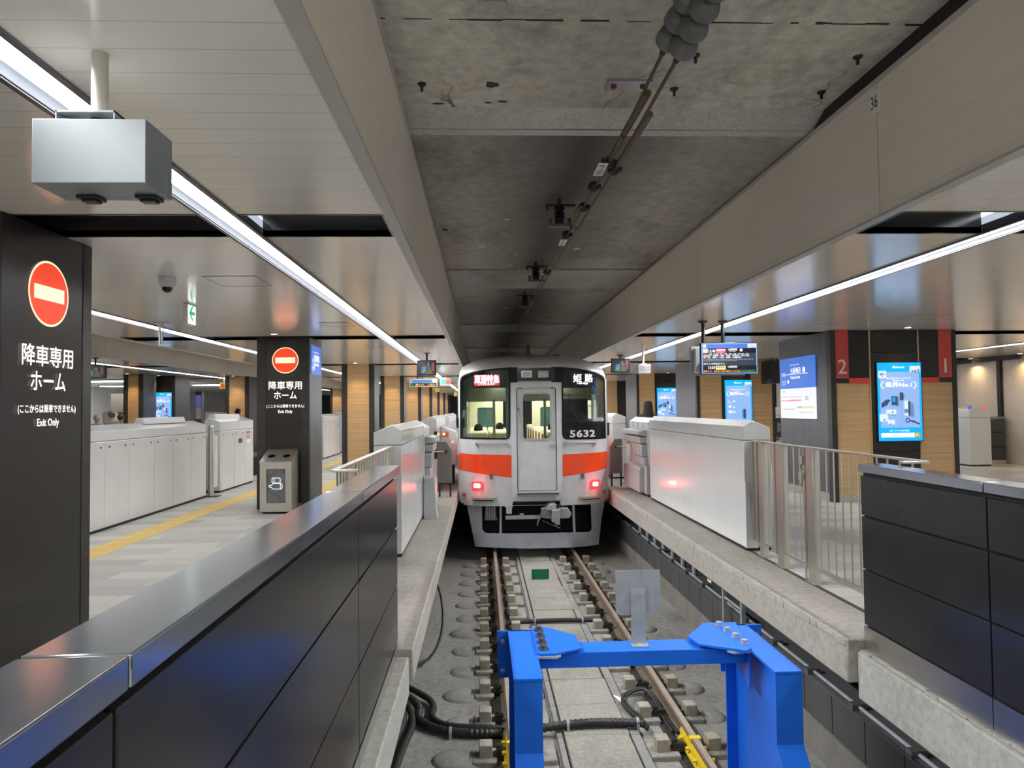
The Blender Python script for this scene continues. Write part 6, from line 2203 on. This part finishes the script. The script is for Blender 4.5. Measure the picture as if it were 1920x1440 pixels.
# handrails, brackets, marker steps
for (u0, u1, v) in ((170, 355, 692), (733, 914, 686)):
    a, b = tp(u0, v), tp(u1, v)
    ya, yb = TY + yf(a[0]), TY + yf(b[0])
    MB().cyl((a[0], ya - .055, a[1]), (b[0], yb - .055, b[1]), .012, seg=10).box(a[0] - .02, a[0] + .02, ya - .06, ya, a[1] - .02, a[1] + .02).box(b[0] - .02, b[0] + .02, yb - .06, yb, b[1] - .02, b[1] + .02).build('handrail', STEEL, tr)
for u, v in ((266, 905), (829, 902)):
    a = tp(u, v)
    yy = TY + yf(a[0])
    MB().box(a[0] - .03, a[0] + .03, yy - .03, yy - .005, a[1] - .02, a[1] + .08).build('lamp_bracket', paint('bracket_dark', (.16, .15, .145), .5, .3), tr, bevel=.004)
    MB().plate([(a[0] - .05, a[1] - .06), (a[0], a[1] - .12), (a[0] + .05, a[1] - .06), (a[0] + .035, a[1] - .03), (a[0] - .035, a[1] - .03)], [], on(.0), -.005, .012).build('bracket_plate', SILVER, tr)
for (u0, u1, v0, v1) in ((144, 290, 1024, 1040), (810, 952, 1016, 1032)):
    a, b = tp(u0, v1), tp(u1, v0)
    MB().plate([(a[0], a[1]), (b[0], a[1]), (b[0], b[1]), (a[0], b[1])], [], on(.0), 0, .10, CUTS).build('foot_step', STEEL, tr)
    MB().plate([(a[0] + .04, a[1] - .025), (b[0] - .04, a[1] - .025), (b[0] - .02, a[1]), (a[0] + .02, a[1])], [], on(.0), 0, .05, CUTS).build('step_bracket', DARK, tr)
# wiper
w0, w1 = tp(820, 590), tp(742, 395)
yw = TY + yf(tp(800, 500)[0]) - .03
for (pa, pb, r_) in (((826, 590), (745, 462), .009), ((808, 596), (738, 462), .006), ((778, 540), (742, 385), .007), ((738, 462), (745, 462), .01)):
    a, b = tp(*pa), tp(*pb)
    MB().cyl((a[0], TY + yf(a[0]) - .03, a[1]), (b[0], TY + yf(b[0]) - .03, b[1]), r_, seg=8).build('wiper_arm', BLACK, tr)
# roof aerial and fittings
a = tp(513, 100)
MB().box(a[0] - .03, a[0] + .03, TY + .9, TY + .98, tp(500, 138)[1] - .05, tp(513, 62)[1]).prism([(a[0] - .03, tp(513, 62)[1]), (a[0] + .03, tp(513, 62)[1]), (a[0], tp(513, 52)[1])], 1, TY + .9, TY + .98).box(a[0] - .08, a[0] + .09, TY + .85, TY + 1.05, tp(500, 138)[1] - .05, tp(500, 124)[1]).build('roof_aerial', BLACK, tr)
a = tp(690, 128)
MB().box(a[0] - .06, a[0] + .06, TY + .7, TY + .85, tp(500, 140)[1] - .05, a[1]).build('roof_fitting', ALU_DARK, tr)
# mirrors / side door rails at the corners
MB().box(XR + .0, XR + .03, TY + .35, TY + .40, tp(0, 660)[1], tp(0, 580)[1]).box(XL - .03, XL, TY + .35, TY + .4, tp(0, 600)[1], tp(0, 540)[1]).build('grab_rail', BLACK, tr)

# skirt
sk = [tp(*q) for q in ((112, 1078), (130, 1160), (165, 1338), (500, 1344), (775, 1338), (938, 1328), (962, 1160), (985, 1062))]
hol = [[tp(*q) for q in z] for z in (((208, 1074), (318, 1074), (318, 1252), (240, 1252), (222, 1246), (210, 1228)), ((331, 1074), (768, 1070), (774, 1246), (331, 1252)), ((782, 1070), (886, 1066), (893, 1222), (888, 1236), (874, 1244), (790, 1246)))]
zt = ZB + .0
sk = [(a, min(b, zt)) for a, b in sk]
hol = [[(a, min(b, zt - .01)) for a, b in z] for z in hol]
MB().plate(sk[::1], [z[::-1] for z in hol], lambda a, b, t: (a, TY + .10 + yf(a) * .8 - t, b), -.03, 0, CUTS).build('skirt', SKIRTG, tr)
# coupler and gear
YC = TY + .12
def tb(u0, v0, u1, v1, y0, y1, nm, m, bevel=.006):
    a, b = tp(u0, v1), tp(u1, v0)
    return MB().box(a[0], b[0], y0, y1, a[1], b[1]).build(nm, m, tr, bevel=bevel)
CG = paint('coupler_grey', (.34, .355, .37), .5, .2, .15, 12)
CG2 = paint('coupler_dark', (.20, .20, .195), .55, .2, .2, 12)
q = [tp(*z) for z in ((632, 1092), (680, 1088), (680, 1180), (652, 1180), (650, 1166), (632, 1164))]
MB().prism(q, 1, TY - .22, TY - .05).build('coupler_head', CG, tr, bevel=.008)
q = [tp(*z) for z in ((600, 1085), (612, 1064), (640, 1056), (660, 1060), (660, 1092), (600, 1096))]
MB().prism(q, 1, TY - .16, TY + .1).build('coupler_top', CG, tr, bevel=.01)
q = [tp(*z) for z in ((572, 1090), (600, 1084), (632, 1096), (632, 1150), (600, 1148), (566, 1140), (572, 1112))]
MB().prism(q, 1, TY - .10, TY + .1).build('coupler_jaw', CG2, tr, bevel=.008)
q = [tp(*z) for z in ((680, 1088), (735, 1086), (757, 1120), (745, 1148), (690, 1152), (680, 1140))]
MB().prism(q, 1, TY - .05, TY + .3).build('coupler_body', CG, tr, bevel=.01)
tb(354, 1134, 566, 1160, TY + .0, TY + .08, 'uncoupling_bar', CG)
tb(440, 1124, 466, 1136, TY + .0, TY + .06, 'bar_lug', CG)
q = [tp(*z) for z in ((345, 1076), (400, 1076), (392, 1092), (392, 1124), (358, 1124), (358, 1092))]
MB().prism(q, 1, TY + .0, TY + .12).build('hanger_bracket', SKIRTG, tr, bevel=.004)
tb(228, 1092, 296, 1165, TY + .18, TY + .4, 'electric_coupler', CG2, .015)
tb(224, 1160, 304, 1172, TY + .14, TY + .42, 'coupler_flange', CG2)
for u in (238, 254, 270, 284):
    tb(u, 1080, u + 6, 1165, TY + .165, TY + .18, 'coupler_rib', CG, 0)
a, b = tp(566, 1145), tp(548, 1192)
MB().tube([(a[0], TY - .02, a[1]), (b[0] + .01, TY - .05, (a[1] + b[1]) / 2), (b[0], TY - .03, b[1])], .012, 8, 1).build('brake_hose', CG, tr)
a, b = tp(580, 1168), tp(690, 1212)
MB().cyl((a[0], TY + .05, a[1]), (b[0], TY - .02, b[1]), .01, seg=8).build('release_rod', CG2, tr)

# inside: floor, partition, saloon
INN = paint('saloon_cream', (.62, .60, .46), .5)
FRAMEG = paint('cab_green', (.16, .34, .25), .4)
yi = TY + .55
MB().box(XL + .06, XR - .06, TY + .3, TY + 18, -.06, -.02).build('saloon_floor', paint('floor_brown', (.12, .09, .07), .6), tr)
MB().box(XL + .06, XR - .06, TY + .6, TY + 18, 2.10, 2.14).build('saloon_ceiling', INN, tr)
mb = MB()
for k in range(9):
    y = TY + 1.8 + 1.9 * k
    for s in (-1, 1):
        x = TX + s * (HW - .055)
        mb.box(x - .02, x + .02, y - .95, y - .62, -.02, 2.1).box(x - .02, x + .02, y - .62, y + .95, -.02, .72).box(x - .02, x + .02, y - .62, y + .95, 1.62, 2.1)
mb.build('saloon_side', INN, tr)
MB().box(TX - .75, TX - .55, TY + 1.0, TY + 17.5, 2.085, 2.10).box(TX + .55, TX + .75, TY + 1.0, TY + 17.5, 2.085, 2.10).build('saloon_light', glow('saloon_glow', (1, .97, .80), 3.5), tr)
yp = TY + 1.25
pl = [tp(*q) for q in ((150, 360), (150, 640))]
mb = MB()
def bar(x0, x1, z0, z1, y=yp, d=.04):
    mb.box(x0, x1, y, y + d, z0, z1)
bar(XL + .06, XR - .06, 1.72, 2.12)
bar(XL + .06, XR - .06, -.02, .42)
for f in (.0, .22, .37, .60, .74, .96):
    xx = XL + .06 + (2 * HW - .12) * f
    bar(xx, xx + .055, .4, 1.75)
mb.build('cab_partition', INN, tr)
mb = MB()
for s in (-1, 1):
    x = TX + s * (HW - .10)
    mb.box(x - .05, x + .05, TY + .50, TY + .56, .45, 2.05)
    x2 = TX + s * .50
    mb.box(x2 - .03, x2 + .03, TY + .12, TY + .2, .4, 2.1)
mb.build('cab_post', FRAMEG, tr)
MB().box(XL + .1, XL + .55, TY + .42, TY + .6, .1, .60).box(TX + .5, XR - .1, TY + .40, TY + .9, .1, tp(800, 545)[1]).build('control_desk', paint('desk_dark', (.03, .035, .035), .4), tr)
MB().box(TX + .62, XR - .28, TY + 1.0, TY + 1.2, .8, 1.75).build('cab_cabinet', DARK, tr)
MB().cyl((TX + .5, TY + .35, tp(0, 400)[1]), (XR - .15, TY + .4, tp(0, 400)[1]), .015, seg=8).cyl((XL + .35, TY + 1.1, .95), (TX - .45, TY + 1.1, .95), .012, seg=8).cyl((TX - .93, TY + 1.1, .2), (TX - .93, TY + 1.1, .95), .012, seg=8).build('cab_rail', STEEL, tr)
SEAT = paint('seat_maroon', (.16, .03, .035), .8, 0, .25, 40)
COVER = paint('seat_cover', (.72, .68, .50), .7)
HEADR = paint('dark_hair', (.012, .010, .009), .95, 0, .2, 30, .1)
yw_ = TY + 6.3
MB().plate([(XL + .08, -.02), (XR - .08, -.02), (XR - .08, 2.1), (XL + .08, 2.1)], [rrect(XL + .32, XL + .80, .85, 1.60, .06), rrect(TX - .40, TX + .40, -.01, 1.85, .05), rrect(XR - .80, XR - .32, .85, 1.60, .06)], lambda a, b, w: (a, yw_ - w, b), 0, .04).build('saloon_end_wall', INN, tr)
MB().box(XL + .30, XL + .82, yw_ + .01, yw_ + .02, .83, 1.62).box(XR - .82, XR - .30, yw_ + .01, yw_ + .02, .83, 1.62).build('end_window', paint('end_pane', (.05, .11, .11), .1), tr)
MB().box(XL + .25, TX - .42, yp - .03, yp, .36, .60).build('partition_panel', SEAT, tr)
MB().box(XL + .25, TX - .42, yp - .035, yp + .01, .60, .66).build('partition_rail', ALU, tr)
for k in range(8):
    y = TY + 1.75 + .95 * k
    for xa, xb in ((XL + .10, TX - .36), (TX + .36, XR - .10)):
        s = MB().box(xa, xb, y, y + .14, .0, 1.0).box(xa, xb, y + .14, y + .55, .28, .42).build('saloon_seat', SEAT, tr, bevel=.03)
        for q0, q1 in ((xa + .02, (xa + xb) / 2 - .01), ((xa + xb) / 2 + .01, xb - .02)):
            MB().box(q0, q1, y - .015, y + .16, .50, 1.08).build('seat_cover', COVER, s, bevel=.04)
for hx_, row in ((XL + .36, 1), (TX - .56, 2), (TX + .60, 1), (TX + .95, 3)):
    hy_ = TY + 1.75 + .95 * row + .12
    MB().ball((hx_, hy_, 1.12), (.10, .11, .12), 14, 10).build('passenger_head', HEADR, tr)
for s in (-1, 1):
    l = bpy.data.lights.new('saloon_lamp', 'AREA')
    l.shape = 'RECTANGLE'
    l.size = .2
    l.size_y = 6
    l.energy = 34
    l.color = (1, .96, .80)
    lo = bpy.data.objects.new('saloon_lamp', l)
    COL.objects.link(lo)
    lo.parent = tr
    lo.location = Vector((TX + s * .65, TY + 4.6, 2.07)) - WLOC[tr.name]
